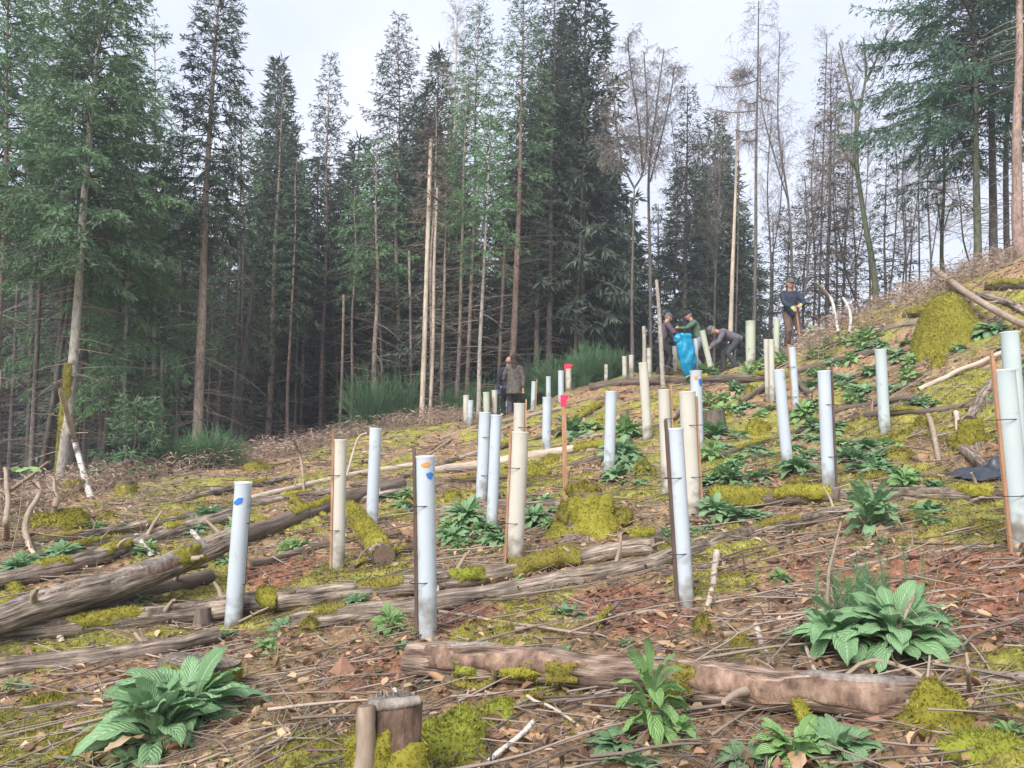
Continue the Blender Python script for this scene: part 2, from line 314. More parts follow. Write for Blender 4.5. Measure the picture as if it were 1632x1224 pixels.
def shelter_mat(name, c):
    m, nt, b = new_mat(name); N = nt.nodes.new
    a = N('ShaderNodeAttribute'); a.attribute_name = 'tc'; sx = N('ShaderNodeSeparateXYZ'); lk(nt, a.outputs['Vector'], sx.inputs[0])
    n = N('ShaderNodeTexNoise'); n.inputs['Scale'].default_value = 9; n.inputs['Detail'].default_value = 5; lk(nt, a.outputs['Vector'], n.inputs['Vector'])
    # soil splashed on the foot of the plastic
    mz = N('ShaderNodeMapRange'); mz.inputs[1].default_value = .42; mz.inputs[2].default_value = 0; mz.inputs[3].default_value = -.05; mz.inputs[4].default_value = .32; lk(nt, sx.outputs[2], mz.inputs[0])
    ad = N('ShaderNodeMath'); ad.operation = 'ADD'; lk(nt, mz.outputs[0], ad.inputs[0]); lk(nt, n.outputs['Fac'], ad.inputs[1])
    dm = N('ShaderNodeMapRange'); dm.inputs[1].default_value = .565; dm.inputs[2].default_value = .92; lk(nt, ad.outputs[0], dm.inputs[0])
    n4 = N('ShaderNodeTexNoise'); n4.inputs['Scale'].default_value = 2.3; lk(nt, a.outputs['Vector'], n4.inputs['Vector'])
    r1 = N('ShaderNodeMix'); r1.data_type = 'RGBA'; r1.inputs[6].default_value = (*[x*.9 for x in c], 1); r1.inputs[7].default_value = (*[min(1, x*1.08) for x in c], 1); lk(nt, n4.outputs['Fac'], r1.inputs[0])
    mx = N('ShaderNodeMix'); mx.data_type = 'RGBA'; lk(nt, dm.outputs[0], mx.inputs[0]); lk(nt, r1.outputs[2], mx.inputs[6]); mx.inputs[7].default_value = (.24, .20, .15, 1)
    lk(nt, mx.outputs[2], b.inputs['Base Color']); b.inputs['Roughness'].default_value = .42; b.inputs['Specular IOR Level'].default_value = .35
    bp = N('ShaderNodeBump'); bp.inputs['Strength'].default_value = .08; bp.inputs['Distance'].default_value = .01; lk(nt, n4.outputs['Fac'], bp.inputs['Height']); lk(nt, bp.outputs[0], b.inputs['Normal'])
    t = N('ShaderNodeBsdfTranslucent'); lk(nt, mx.outputs[2], t.inputs[0]); ms = N('ShaderNodeMixShader'); ms.inputs[0].default_value = .35
    lk(nt, b.outputs[0], ms.inputs[1]); lk(nt, t.outputs[0], ms.inputs[2]); lk(nt, ms.outputs[0], nt.nodes['Material Output'].inputs[0]); return m
MT['sh_blue'] = shelter_mat('bluish_white_plastic', (.66,.72,.77))
MT['sh_green'] = shelter_mat('pale_green_plastic', (.63,.71,.71))
MT['sh_cream'] = shelter_mat('cream_white_plastic', (.71,.68,.60))
MT['sh_lime'] = shelter_mat('greenish_cream_plastic', (.62,.665,.54))
MT['stake'] = mat('stake_wood', [(.22,.11,.06),(.38,.21,.12),(.5,.31,.2)], 30, (1,1,.12), src='obj', bump=.4, dist=.003)
MT['stake_dark'] = mat('dark_stake_wood', [(.07,.045,.035),(.15,.10,.08)], 30, (1,1,.12), src='obj', bump=.4, dist=.003)
MT['tie'] = plain('black_tie', (.02,.02,.022), .5)
MT['paint_blue'] = plain('blue_spray', (.03,.16,.5), .6); MT['paint_orange'] = plain('orange_spray', (.75,.28,.06), .6); MT['paint_red'] = plain('red_pink_paint', (.85,.03,.10), .6)
# ---------------------------------------------------------------- ground
def moss_mask(X, Y):
    m = fbm(X*1.3+3, Y*.95, 0, 4, 41)+.35*fbm(X*4, Y*3.5, 0, 2, 43)+.055
    m = m - .55*soil_mask(X, Y)
    near = np.exp(-((X+1.2)**2+(Y-3.6)**2)/3.0)*.0 + np.exp(-((X-3.0)**2+(Y-3.2)**2)/.9)*.12
    return sst(.0, .22, m+near)
_soil = [(hit(1520,930), .75), (hit(1330,900), .5), (hit(985,965), .42), (hit(560,1075), .4), (hit(450,905), .5), (hit(900,850), .3), (hit(1180,760), .4), (hit(1600,990), .6), (hit(740,985), .3), (hit(1020,990), .35)]
def soil_mask(X, Y):
    s = 0
    for p, r in _soil: s = np.maximum(s, np.exp(-(((X-p[0])**2+((Y-p[1])*.9)**2)/r**2)))
    return sst(.35, .75, s+.22*fbm(X*2.4, Y*2.4, 0, 3, 77))
def build_ground():
    az = np.concatenate([np.linspace(-180, -62, 30)[:-1], np.linspace(-62, -46, 24)[:-1], np.linspace(-46, 46, 700)[:-1], np.linspace(46, 62, 24)[:-1], np.linspace(62, 180, 30)[:-1]])
    az = np.radians(az); na = len(az)
    r = np.concatenate([[.4, .9, 1.4, 1.8], np.geomspace(2.1, 26, 470), np.geomspace(27, 220, 60)])
    Rr, A = np.meshgrid(r, az, indexing='ij'); X = Rr*np.sin(A); Y = Rr*np.cos(A)
    Z = G(X, Y)
    Mm = moss_mask(X, Y); S = soil_mask(X, Y)
    fade = 1-sst(14, 30, Rr)
    Z += fade*(.014*fbm(X*11, Y*11, 0, 2, 5)+Mm*.035*(.5+fbm(X*7, Y*7, 0, 2, 6))+S*.03*fbm(X*14, Y*14, 0, 3, 8))
    V = np.stack([X, Y, Z], -1).reshape(-1, 3)
    n = len(r); i = np.arange(n-1)[:, None]*na; j = np.arange(na); jn = (j+1) % na
    Fq = np.stack([i+j, i+na+j, i+na+jn, i+jn], -1).reshape(-1, 4)[:, ::-1]
    V = np.concatenate([V, [[0, 0, gz(0, 0)]]]); t3 = np.stack([j, jn, np.full(na, len(V)-1)], -1)[:, ::-1]
    mb = MB(); mb.add(V, Fq); mb.f[3].append(t3); mb.m[3].append(np.zeros(na))
    me = mb.mesh('ground', MT['ground'])
    x, y = V[:, 0], V[:, 1]; rr = np.hypot(x, y)
    k1 = (fbm(x*2.2, y*2.2, 0, 3, 11)*.5+.5)[:, None]; k2 = (fbm(x*9, y*9, 0, 2, 12)*.5+.5)[:, None]
    lit = np.array([.31, .185, .11])*(1-k1)+np.array([.23, .165, .09])*k1; lit = lit*(.5+1.0*k2)
    soil = np.array([.25, .115, .07])*(.75+.5*k2)
    m3 = moss_mask(x, y)[:, None]; s3 = soil_mask(x, y)[:, None]
    mcol = np.array([.26, .235, .05])*(.45+1.0*k2)*(1-.4*k1)+np.array([.08, .13, .02])*k1*.6
    c = lit*(1-s3)+soil*s3; c = c*(1-m3*.85)+mcol*m3*.85
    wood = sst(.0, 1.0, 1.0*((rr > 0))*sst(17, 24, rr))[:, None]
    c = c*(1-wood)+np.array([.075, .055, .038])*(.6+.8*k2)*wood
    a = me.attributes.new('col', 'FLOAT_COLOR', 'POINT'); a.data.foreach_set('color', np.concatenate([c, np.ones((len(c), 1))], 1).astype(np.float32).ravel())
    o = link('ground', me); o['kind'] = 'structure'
def ground_mat():
    m, nt, b = new_mat('forest_floor'); N = nt.nodes.new
    a = N('ShaderNodeAttribute'); a.attribute_name = 'col'; tc = N('ShaderNodeTexCoord')
    n1 = N('ShaderNodeTexNoise'); n1.inputs['Scale'].default_value = 30; n1.inputs['Detail'].default_value = 8; n1.inputs['Roughness'].default_value = .75; lk(nt, tc.outputs['Object'], n1.inputs['Vector'])
    v = N('ShaderNodeTexVoronoi'); v.inputs['Scale'].default_value = 22; lk(nt, tc.outputs['Object'], v.inputs['Vector'])
    mr = N('ShaderNodeMapRange'); mr.inputs[1].default_value = .3; mr.inputs[2].default_value = .7; mr.inputs[3].default_value = .45; mr.inputs[4].default_value = 1.6; lk(nt, n1.outputs['Fac'], mr.inputs[0])
    mu = N('ShaderNodeMix'); mu.data_type = 'RGBA'; mu.blend_type = 'MULTIPLY'; mu.inputs[0].default_value = 1; lk(nt, a.outputs['Color'], mu.inputs[6]); lk(nt, mr.outputs[0], mu.inputs[7])
    hs = N('ShaderNodeMix'); hs.data_type = 'RGBA'; hs.blend_type = 'OVERLAY'; hs.inputs[0].default_value = .5; lk(nt, mu.outputs[2], hs.inputs[6]); vb = N('ShaderNodeMapRange'); vb.inputs[1].default_value = 0; vb.inputs[2].default_value = .8; vb.inputs[3].default_value = .35; vb.inputs[4].default_value = .75; lk(nt, v.outputs['Distance'], vb.inputs[0]); lk(nt, vb.outputs[0], hs.inputs[7])
    lk(nt, hs.outputs[2], b.inputs['Base Color']); b.inputs['Roughness'].default_value = .95; b.inputs['Specular IOR Level'].default_value = .1
    bp = N('ShaderNodeBump'); bp.inputs['Strength'].default_value = .9; bp.inputs['Distance'].default_value = .025; lk(nt, n1.outputs['Fac'], bp.inputs['Height']); lk(nt, bp.outputs[0], b.inputs['Normal'])
    return m
MT['ground'] = ground_mat()
build_ground()

def scatter(n, r0, r1, p=1.0, a0=-47, a1=47, rng=RNG):
    """points over the clearing, denser near the path: density falls as 1/r^p"""
    u = rng.uniform(0, 1, n); e = 2-p
    r = (r0**e+u*(r1**e-r0**e))**(1/e) if abs(e) > 1e-6 else r0*(r1/r0)**u
    a = np.radians(rng.uniform(a0, a1, n)); return r*np.sin(a), r*np.cos(a), r
def gnormal(X, Y):
    e = .05; a = G(X+e, Y)-G(X-e, Y); b = G(X, Y+e)-G(X, Y-e)
    N = np.stack([-a/(2*e), -b/(2*e), np.ones_like(X)], -1); return N/np.linalg.norm(N, axis=1)[:, None]
def build_litter():
    mb = MB(); rng = np.random.default_rng(21); n = 17000
    X, Y, r = scatter(n, 2.0, 19, 1.15, rng=rng)
    keep = rng.uniform(0, 1, n) > .45*moss_mask(X, Y)+.35*soil_mask(X, Y); X, Y, r = X[keep], Y[keep], r[keep]; n = len(X)
    c = np.stack([X, Y, G(X, Y)+rng.uniform(.006, .045, n)], -1)
    th = rng.uniform(0, 6.28, n); L = np.minimum(rng.gamma(5, .008, n), .065)*(1+r*.03)+.012; W = L*rng.uniform(.35, .8, n)
    ax = np.stack([np.cos(th), np.sin(th), rng.normal(0, .35, n)], -1); ax /= np.linalg.norm(ax, axis=1)[:, None]
    up = gnormal(X, Y)+rng.normal(0, .35, (n, 3)); sd = np.cross(ax, up); sd /= np.linalg.norm(sd, axis=1)[:, None]; up = np.cross(sd, ax)
    cu = rng.uniform(-.25, .5, n)
    def P(a, b, h): return c+ax*(a*L)[:, None]+sd*(b*W)[:, None]+up*(h*cu*L)[:, None]
    V = np.stack([P(-.5, 0, .3), P(-.15, .42, .9), P(.2, .4, .8), P(.5, 0, .1), P(.2, -.4, .8), P(-.15, -.42, .9), P(-.15, 0, 0), P(.2, 0, 0)], 1)
    b = np.arange(n)[:, None, None]*8
    q = np.array([[6, 7, 2, 1], [6, 5, 4, 7]])+b; t = np.array([[0, 6, 1], [0, 5, 6], [7, 3, 2], [7, 4, 3]])+b
    rr = np.repeat(rng.uniform(0, 1, n)**1.35, 8)
    mb.add(V.reshape(-1, 3), q.reshape(-1, 4), None, rr); mb.f[3].append(t.reshape(-1, 3)); mb.m[3].append(np.zeros(n*4))
    stuff('dead_leaf_litter', 'fallen tan and orange dead leaves strewn over the clearing floor', 'leaves', mb, MT['litter'])
def build_twigs():
    mb = MB(); rng = np.random.default_rng(22); n = 6000
    X, Y, r = scatter(n, 2.0, 18, 1.2, rng=rng)
    L = rng.gamma(2., .14, n)+.08; th = rng.normal(.15, .75, n)+np.where(rng.uniform(0, 1, n) < .2, 1.4, 0)
    rad = rng.uniform(.0018, .006, n)*(1+r*.05); bend = rng.normal(0, .07, n); k = 5
    pts = []
    for i in range(k):
        s = i/(k-1)-.5; x = X+np.cos(th)*L*s-np.sin(th)*bend*L*(s*s*4); y = Y+np.sin(th)*L*s+np.cos(th)*bend*L*(s*s*4)
        pts.append([x, y])
    lift = rng.uniform(.005, .05, n); tilt = rng.normal(0, .12, n)
    g0 = G(X, Y); P = [np.stack([x, y, np.maximum(G(x, y)*.5+g0*.5, G(x, y)-.01)+lift+tilt*L*(i/(k-1)-.5)], -1) for i, (x, y) in enumerate(pts)]
    rv = rng.uniform(0, 1, n)
    for i in range(k-1): mb.prisms(P[i], P[i+1], rad*(1-.15*i), rad*(1-.15*(i+1)), 4, rv)
    # side shoots
    for q in range(2):
        i = rng.integers(1, 4); a = P[i]; d = P[i+1]-P[i]; d = d/np.linalg.norm(d, axis=1)[:, None]
        o = np.stack([-d[:, 1], d[:, 0], rng.uniform(-.1, .5, n)], -1)*rng.choice([-1, 1], n)[:, None]; o[:, 2] = np.abs(o[:, 2])
        sel = rng.uniform(0, 1, n) < .5
        mb.prisms(a[sel], (a+(d*.8+o*.7)*(L*.35)[:, None])[sel], (rad*.6)[sel], (rad*.3)[sel], 3, rv[sel])
    m = 900; X, Y, r = scatter(m, 2.4, 18, 1.1, rng=rng); th = rng.normal(.22, .3, m); l = rng.uniform(.35, 1.5, m); rv = rng.uniform(.3, 1, m); rad = rng.uniform(.003, .009, m)*(1+r*.03)
    a0 = np.stack([X-np.cos(th)*l/2, Y-np.sin(th)*l/2], -1); pr = None
    lf0, lf1 = rng.uniform(.01, .09, m), rng.uniform(.01, .09, m)
    for i in range(7):
        f = i/6; x = a0[:, 0]+np.cos(th)*l*f; y = a0[:, 1]+np.sin(th)*l*f+.03*np.sin(f*5+rv*20)*l; q = np.stack([x, y, G(x, y)+lf0*(1-f)+lf1*f], -1)
        if pr is not None: mb.prisms(pr, q, rad*(1.1-f*.8), rad*(1.1-(f+.16)*.8), 4, rv)
        pr = q
    m = 26000; X, Y, r = scatter(m, 2.0, 16, 1.35, rng=rng); th = rng.uniform(0, 6.28, m); l = rng.gamma(2, .018, m)+.015; z = G(X, Y)+rng.uniform(.002, .03, m); ti = rng.normal(0, .25, m)*l
    A = np.stack([X, Y, z], -1); D = np.stack([np.cos(th)*l, np.sin(th)*l, ti], -1); mb.prisms(A, A+D, rng.uniform(.0015, .005, m)*(1+r*.04), rng.uniform(.001, .003, m)*(1+r*.04), 3, rng.uniform(0, 1, m)**1.3)
    stuff('fallen_twigs', 'thin dead grey brown twigs scattered all over the clearing floor', 'twigs', mb, MT['twig'])
def build_moss():
    rng = np.random.default_rng(23); n = 260000
    X, Y, r = scatter(n, 2.0, 13, 1.75, rng=rng)
    m = moss_mask(X, Y); k = rng.uniform(0, 1, n) < m; X, Y, r = X[k], Y[k], r[k]; n = len(X)
    Z = G(X, Y)+moss_mask(X, Y)*.035*(.5+fbm(X*7, Y*7, 0, 2, 6))
    P = np.stack([X, Y, Z], -1); N = gnormal(X, Y); col = np.clip(.5+.6*fbm(X*1.5, Y*1.5, 0, 2, 31)+rng.normal(0, .2, n), 0, 1)
    s = 1+r*.1
    mb = MB(); mb.blades(P, N, .018*s, .006*s, col, 0, .7, rng)
    stuff('ground_moss', 'yellow green moss carpet growing in patches over the clearing floor', 'moss', mb, [MT['moss']])
    # thin grass wisps
    n = 5000; X, Y, r = scatter(n, 2.2, 17, 1.2, rng=rng); k = vn(X*.8, Y*.8, 0, 55) > .12; X, Y = X[k], Y[k]; n = len(X)
    P = np.stack([X, Y, G(X, Y)], -1); mb = MB()
    for q in range(4):
        mb.blades(P+rng.normal(0, .02, (n, 3))*[1, 1, 0], np.tile([0, 0, 1.], (n, 1)), rng.uniform(.04, .15, n), .004+.0004*r[k], None, 0, .55, rng)
    stuff('grass', 'thin wisps of green and straw coloured grass on the clearing floor', 'grass', mb, [MT['grass']])
    # soil crumbs
    mb = MB(); n = 16000; X, Y, r = scatter(n, 2.2, 13, 1.3, rng=rng); k = rng.uniform(0, 1, n) < np.maximum(soil_mask(X, Y), .12); X, Y, r = X[k], Y[k], r[k]; n = len(X)
    sz = rng.gamma(2, .006, n)+.004; c = np.stack([X, Y, G(X, Y)+sz*.3+.01*rng.uniform(0, 1, n)], -1)
    d = np.array([[1, 0, 0], [-1, 0, 0], [0, 1, 0], [0, -1, 0], [0, 0, 1], [0, 0, -1]], float)
    V = c[:, None]+d[None]*sz[:, None, None]*rng.uniform(.5, 1.3, (n, 6, 1)); t = np.array([[0, 2, 4], [2, 1, 4], [1, 3, 4], [3, 0, 4], [2, 0, 5], [1, 2, 5], [3, 1, 5], [0, 3, 5]])
    mb.add(V.reshape(-1, 3), (t[None]+np.arange(n)[:, None, None]*6).reshape(-1, 3), None, np.repeat(rng.uniform(0, 1, n), 6))
    stuff('soil_crumbs', 'crumbly reddish brown soil dug up on the slope', 'soil', mb, MT['soil_crumb'], False)
def build_bracken():
    rng = np.random.default_rng(24); mb = MB()
    zones = [(-100, 760, 640, 860, 3600, .50, 9.0, 19), (1270, 1700, 0, 0, 1100, .6, 14.5, 18.5), (-60, 330, 0, 0, 160, .4, 9, 12)]
    for x0, x1, _, _, n, h, y0, y1 in zones:
        px = rng.uniform(x0, x1, n); Yc = rng.uniform(0, 1, n)
        if x0 == -100:
            fr = np.interp(px, [-100, 0, 105, 320, 510, 760], [10.2, 10.6, 12.2, 14, 16.8, 17.8]); Y = fr+rng.uniform(-.5, 2.6, n)
        else: Y = y0+Yc*(y1-y0)
        X = (px-816)/F*Y/CP; P = np.stack([X, Y, G(X, Y)-.02], -1)
        hh = h*rng.uniform(.35, 1.1, n); th = rng.uniform(0, 6.28, n); ln = rng.uniform(.1, .9, n); rv = rng.uniform(0, 1, n)
        prev = P; K = 5; pts = [P]
        for i in range(1, K+1):
            s = i/K; q = P+np.stack([np.cos(th)*ln*hh*s**1.7, np.sin(th)*ln*hh*s**1.7, hh*(s-.45*ln*s*s)], -1); pts.append(q)
            mb.prisms(prev, q, .004*(1.1-s)+.0015, .004*(1.1-s-.15)+.0015, 3, rv); prev = q
        for i in range(2, K+1):
            for sg in (-1, 1):
                dd = np.stack([-np.sin(th)*sg, np.cos(th)*sg, rng.uniform(-.5, .3, n)], -1)+rng.normal(0, .3, (n, 3))
                sel = rng.uniform(0, 1, n) < .7
                mb.diamonds(pts[i][sel], dd[sel], (hh*.24)[sel], .018, rv[sel], 0, rng, .15)
    stuff('dead_bracken', 'brown dried bracken and bramble stems along the edge of the wood', 'undergrowth', mb, MT['bracken'])
build_litter(); build_twigs(); build_moss(); build_bracken()
# ---------------------------------------------------------------- tree shelters
# (x_top, y_top, x_base, y_base, distance, width_px, material, stake side, stake tint, label)
SG = 'plastic tree shelters planted over the clearing'
SH = [
 (388,768,383,1003,6.18,27,'sh_blue','B','d','pale shelter tube with a blue paint dash near its rim, furthest left of all','blue'),
 (543,700,545,902,7.19,20,'sh_cream','L','s','slim cream shelter tube with orange brown stake, second from the left','' ),
 (599,682,596,842,9.07,20,'sh_blue','N','s','bluish white shelter tube standing beyond the diagonal mossy log',''),
 (678,726,686,1018,4.97,31,'sh_blue','L','d','large near shelter tube painted with an orange oval and a blue dot','both'),
 (773,657,768,805,9.81,19,'sh_blue','R','d','left tube of the bluish pair leaning together in mid slope with one dark stake',''),
 (791,661,784,838,8.2,18,'sh_blue','N','s','right tube of the bluish pair leaning together in mid slope',''),
 (828,643,826,775,10.6,19,'sh_cream','R','s','cream shelter tube half hidden behind a bigger cream tube',''),
 (829,688,820,897,6.95,28,'sh_cream','L','s','thick cream shelter tube with reddish stake, rising behind the twin logs',''),
 (872,633,870,735,13.4,15,'sh_blue','N','s','small bluish tube just left of the pink topped marker stake',''),
 (974,624,969,757,10.92,18,'sh_blue','N','s','bluish shelter tube crossed at its foot by a pale fallen pole',''),
 (1025,578,1031,697,12.6,15,'sh_cream','N','s','tall thin cream white tube on the rise right of the centre',''),
 (1058,621,1061,785,8.85,20,'sh_cream','R','s','cream tube with brown stake standing close behind a nearer bluish tube',''),
 (1076,682,1087,977,4.92,26,'sh_blue','L','d','large near bluish tube right of the centre with dark stake on its left',''),
 (1095,624,1100,815,7.6,26,'sh_cream','R','s','whitish grey tube with tall brown stake against its right side',''),
 (1109,591,1110,720,11.0,19,'sh_blue','N','s','tube with a small orange and blue mark near its rim','small'),
 (1241,589,1252,758,8.59,18,'sh_blue','N','s','bluish tube leaning left in the green patch, clear of its neighbours',''),
 (1262,554,1268,668,12.5,12,'sh_blue','L','s','thin bluish tube below the man with green gloves',''),
 (1221,541,1223,643,13.8,8,'sh_cream','N','s','left one of two thin cream tubes standing tightly side by side',''),
 (1229,541,1230,641,13.6,9,'sh_cream','N','s','right one of two thin cream tubes standing tightly side by side',''),
 (1238,508,1238,574,17.5,10,'sh_lime','N','s','pale greenish tube directly left of the man with green gloves',''),
 (1196,512,1197,582,17.2,16,'sh_lime','N','s','wide greenish cream tube between the bent worker and the gloved man',''),
 (1313,591,1315,779,7.72,20,'sh_blue','R','d','straight bluish tube with dark edge behind the mossy log on the right',''),
 (1403,557,1407,700,10.15,18,'sh_green','B','s','pale green white tube in the right hand clump of green plants',''),
 (1609,529,1616,740,7.1,27,'sh_green','N','s','pale green tube partly hidden behind the biggest right hand tube',''),
 (1599,589,1612,882,4.96,35,'sh_green','L','s','biggest near shelter tube at the right edge with orange brown stake',''),
 (1119,527,1136,597,19.0,10,'sh_lime','N','s','greenish tube leaning over in front of the bent worker',''),
 (1109,540,1109,598,20.0,8,'sh_blue','N','s','thin bluish tube right in front of the blue sack',''),
 (1075,552,1077,592,21.0,8,'sh_cream','N','s','short cream tube left of the blue sack',''),
 (1033,555,1034,605,18.5,10,'sh_cream','N','s','short cream tube left of the sapling and the capped man',''),
 (995,568,996,605,19.0,8,'sh_cream','R','d','left tube of a short pair at the far crest',''),
 (1006,566,1006,604,19.3,8,'sh_cream','N','s','right tube of a short pair at the far crest',''),
 (966,581,966,603,21.0,6,'sh_cream','N','s','tiny distant tube among the broom bushes on the crest',''),
 (851,608,849,655,18.0,8,'sh_green','R','s','slim pale green tube right of the two standing people',''),
 (874,600,874,645,18.5,8,'sh_green','N','s','slim greenish tube further along the crest, second right of the two people',''),
 (894,591,894,640,18.5,10,'sh_blue','N','s','bright bluish tube on the crest beside a red topped one',''),
 (906,588,907,626,20.0,9,'sh_cream','N','s','cream tube on the crest with a red topped stake behind it',''),
 (743,630,743,680,16.8,10,'sh_cream','N','s','cream tube of the leftmost far pair near the bracken',''),
 (750,638,749,678,16.6,9,'sh_blue','N','s','bluish shorter tube of the leftmost far pair near the bracken',''),
 (775,625,776,668,17.0,11,'sh_lime','R','d','cream far tube tied to a dark stake, left of the two people',''),
 (788,622,788,668,17.2,9,'sh_cream','N','s','cream far tube immediately left of the two standing people',''),
]
def pixp(x, y, Y): return Vector(at(x, y, Y))
for i, (xt, yt, xb, yb, Y, wpx, mm, side, tint, lab, mark) in enumerate(SH):
    base = Vector(onground(xb, Y)); top = pixp(xt, yt, Y-.02); ax = top-base; L = ax.length; axn = ax.normalized()
    root = thing('tree_shelter', lab, 'tree shelter', base, SG)
    r = wpx/F*Y/2*.96
    S = axn.cross(Vector((0, 1, 0))).normalized()*1.0; S = S if S.x > 0 else -S; W = axn.cross(S).normalized()
    def P3(s, a, rr): return np.array(base)+np.outer(s, axn)+np.outer(np.cos(a)*rr, S)+np.outer(np.sin(a)*rr, W)
    n = 28; zs = np.concatenate([[-.04], np.linspace(.05, L-.03, 9), [L-.012, L]]); rads = np.full(len(zs), r); rads[-1] = r*1.09; rads[-2] = r*1.05
    rs = np.random.default_rng(i); oval = .04*rs.uniform(-1, 1); a = np.arange(n)*2*math.pi/n
    mb = MB(); rows = []
    for zz, rr in list(zip(zs, rads))+list(zip(zs[::-1], rads[::-1]-.0035)):
        wob = 1+oval*np.cos(2*a+zz)+.012*np.sin(a*3+zz*7+i)
        rows.append(P3(np.full(n, zz), a, rr*wob))
    k = len(rows); V = np.concatenate(rows); tcz = np.concatenate([zs, zs[::-1]])
    tcv = np.stack([np.tile(np.cos(a)*r, k)+i*3.1, np.tile(np.sin(a)*r, k), np.repeat(tcz, n)], -1)
    b = np.arange(k-1)[:, None]*n; j = np.arange(n); mb.add(V, np.stack([b+j, b+(j+1) % n, b+n+(j+1) % n, b+n+j], -1).reshape(-1, 4), tcv, .5)
    tb = part('shelter_tube', mb, MT[mm], root)
    sd = {'L': (-1, -.25), 'R': (1, -.25), 'B': (.55, 1.0), 'N': (.25, 1.0)}[side]
    d = (S*sd[0]+Vector((0, 1, 0))*sd[1]).normalized(); sw = max(.02, r*.27)
    off = d*(r+sw*.5+.002); mb = MB(); h = L+(.05 if side in 'LR' else -.12)
    if lab.startswith('biggest'): h = L+.10
    if lab.startswith('whitish'): h = L-.06
    R = Matrix((S, W, axn)).transposed(); cen = base+off+axn*(h/2-.05)
    mb.box(cen, (sw, sw, h+.1), np.array(R)); mb.box(base+off+axn*(h+.004), (sw*.7, sw*.7, .012), np.array(R))
    part('stake', mb, MT['stake_dark' if tint == 'd' else 'stake'], root, False)
    if Y < 14:
        for f in (.3, .72):
            t = np.linspace(0, 2*math.pi, 25); q = off*.5
            cc = base+axn*(L*f)+q; dn = np.array(d); pn = np.array(axn.cross(d))
            ring = np.array(cc)+np.outer(np.cos(t)*(r+sw*.62+.004), dn)+np.outer(np.sin(t)*(r*1.02+.004), pn)
            mt = MB(); mt.prisms(ring[:-1], ring[1:], .002+.0002*Y, .002+.0002*Y, 5); part('tie', mt, MT['tie'], root)
    def patch(name, cx, cz, w_, h_, m_, rot=0.):   # sprayed mark on the curved front of the tube
        aa = np.arange(16)*2*math.pi/16; mp_ = MB(); u = np.cos(aa)*w_*(1+.2*np.sin(aa*3)); v = np.sin(aa)*h_*(1+.15*np.cos(aa*5))
        u, v = u*math.cos(rot)-v*math.sin(rot), u*math.sin(rot)+v*math.cos(rot)
        pts = [(cx+uu, L-cz+vv) for uu, vv in zip(u, v)]+[(cx+uu*.5, L-cz+vv*.5) for uu, vv in zip(u, v)]+[(cx, L-cz)]
        VV = []
        for uu, zz in pts:
            an = math.asin(max(-.98, min(.98, uu/r))); wob = 1+abs(oval)+.016
            VV.append(np.array(base)+np.array(axn)*zz+np.array(S)*math.sin(an)*r*wob+np.array([0, -1, 0])*(math.cos(an)*r*wob+.003))
        jj = np.arange(16); mp_.add(VV, np.stack([jj, (jj+1) % 16, 16+(jj+1) % 16, 16+jj], -1)); mp_.f[3].append(np.stack([16+jj, 16+(jj+1) % 16, np.full(16, 32)], -1)); mp_.m[3].append(np.zeros(16))
        part(name, mp_, MT[m_], tb)
    px = Y/F
    if mark == 'blue': patch('paint_mark', -1*px, 30*px, 8*px, 4.5*px, 'paint_blue', .6)
    if mark == 'both': patch('paint_mark', 2*px, 14*px, 7*px, 3.6*px, 'paint_orange', .25); patch('paint_mark', 7.5*px, 31*px, 4.8*px, 5*px, 'paint_blue')
    if mark == 'small': patch('paint_mark', -2*px, 12*px, 3*px, 3*px, 'paint_orange'); patch('paint_mark', 5*px, 19*px, 3.5*px, 6*px, 'paint_blue')
# marker stakes
def marker(xt, yt, xb, Y, wpx, redpx, lab):
    base = Vector(onground(xb, Y)); top = pixp(xt, yt, Y); ax = top-base; L = ax.length; q = ax.to_track_quat('Z', 'Y').to_matrix(); sw = wpx/F*Y
    root = thing('marker_stake', lab, 'marker stake', base, 'marker stakes with painted tops'); rd = redpx/F*Y; mb = MB()
    mb.box(base+ax*.5-ax.normalized()*(rd/2+.02), (sw, sw, L-rd+.04), np.array(q)); part('stake', mb, MT['stake'], root, False)
    mb = MB(); mb.box(top-ax.normalized()*(rd/2), (sw*1.3, sw*1.3, rd), np.array(q)); mb.box(top-ax.normalized()*(rd*.2)+Vector((sw*.5, 0, 0)), (sw*1.1, sw*1.2, rd*.35), np.array(q)); part('painted_top', mb, MT['paint_red'], root, False)
marker(898, 630, 900, 9.2, 7, 17, 'tall thin wooden marker stake with pink red top standing in mid slope')
marker(904, 581, 905, 20.3, 7, 10, 'short marker stake with red top on the crest behind a cream tube')

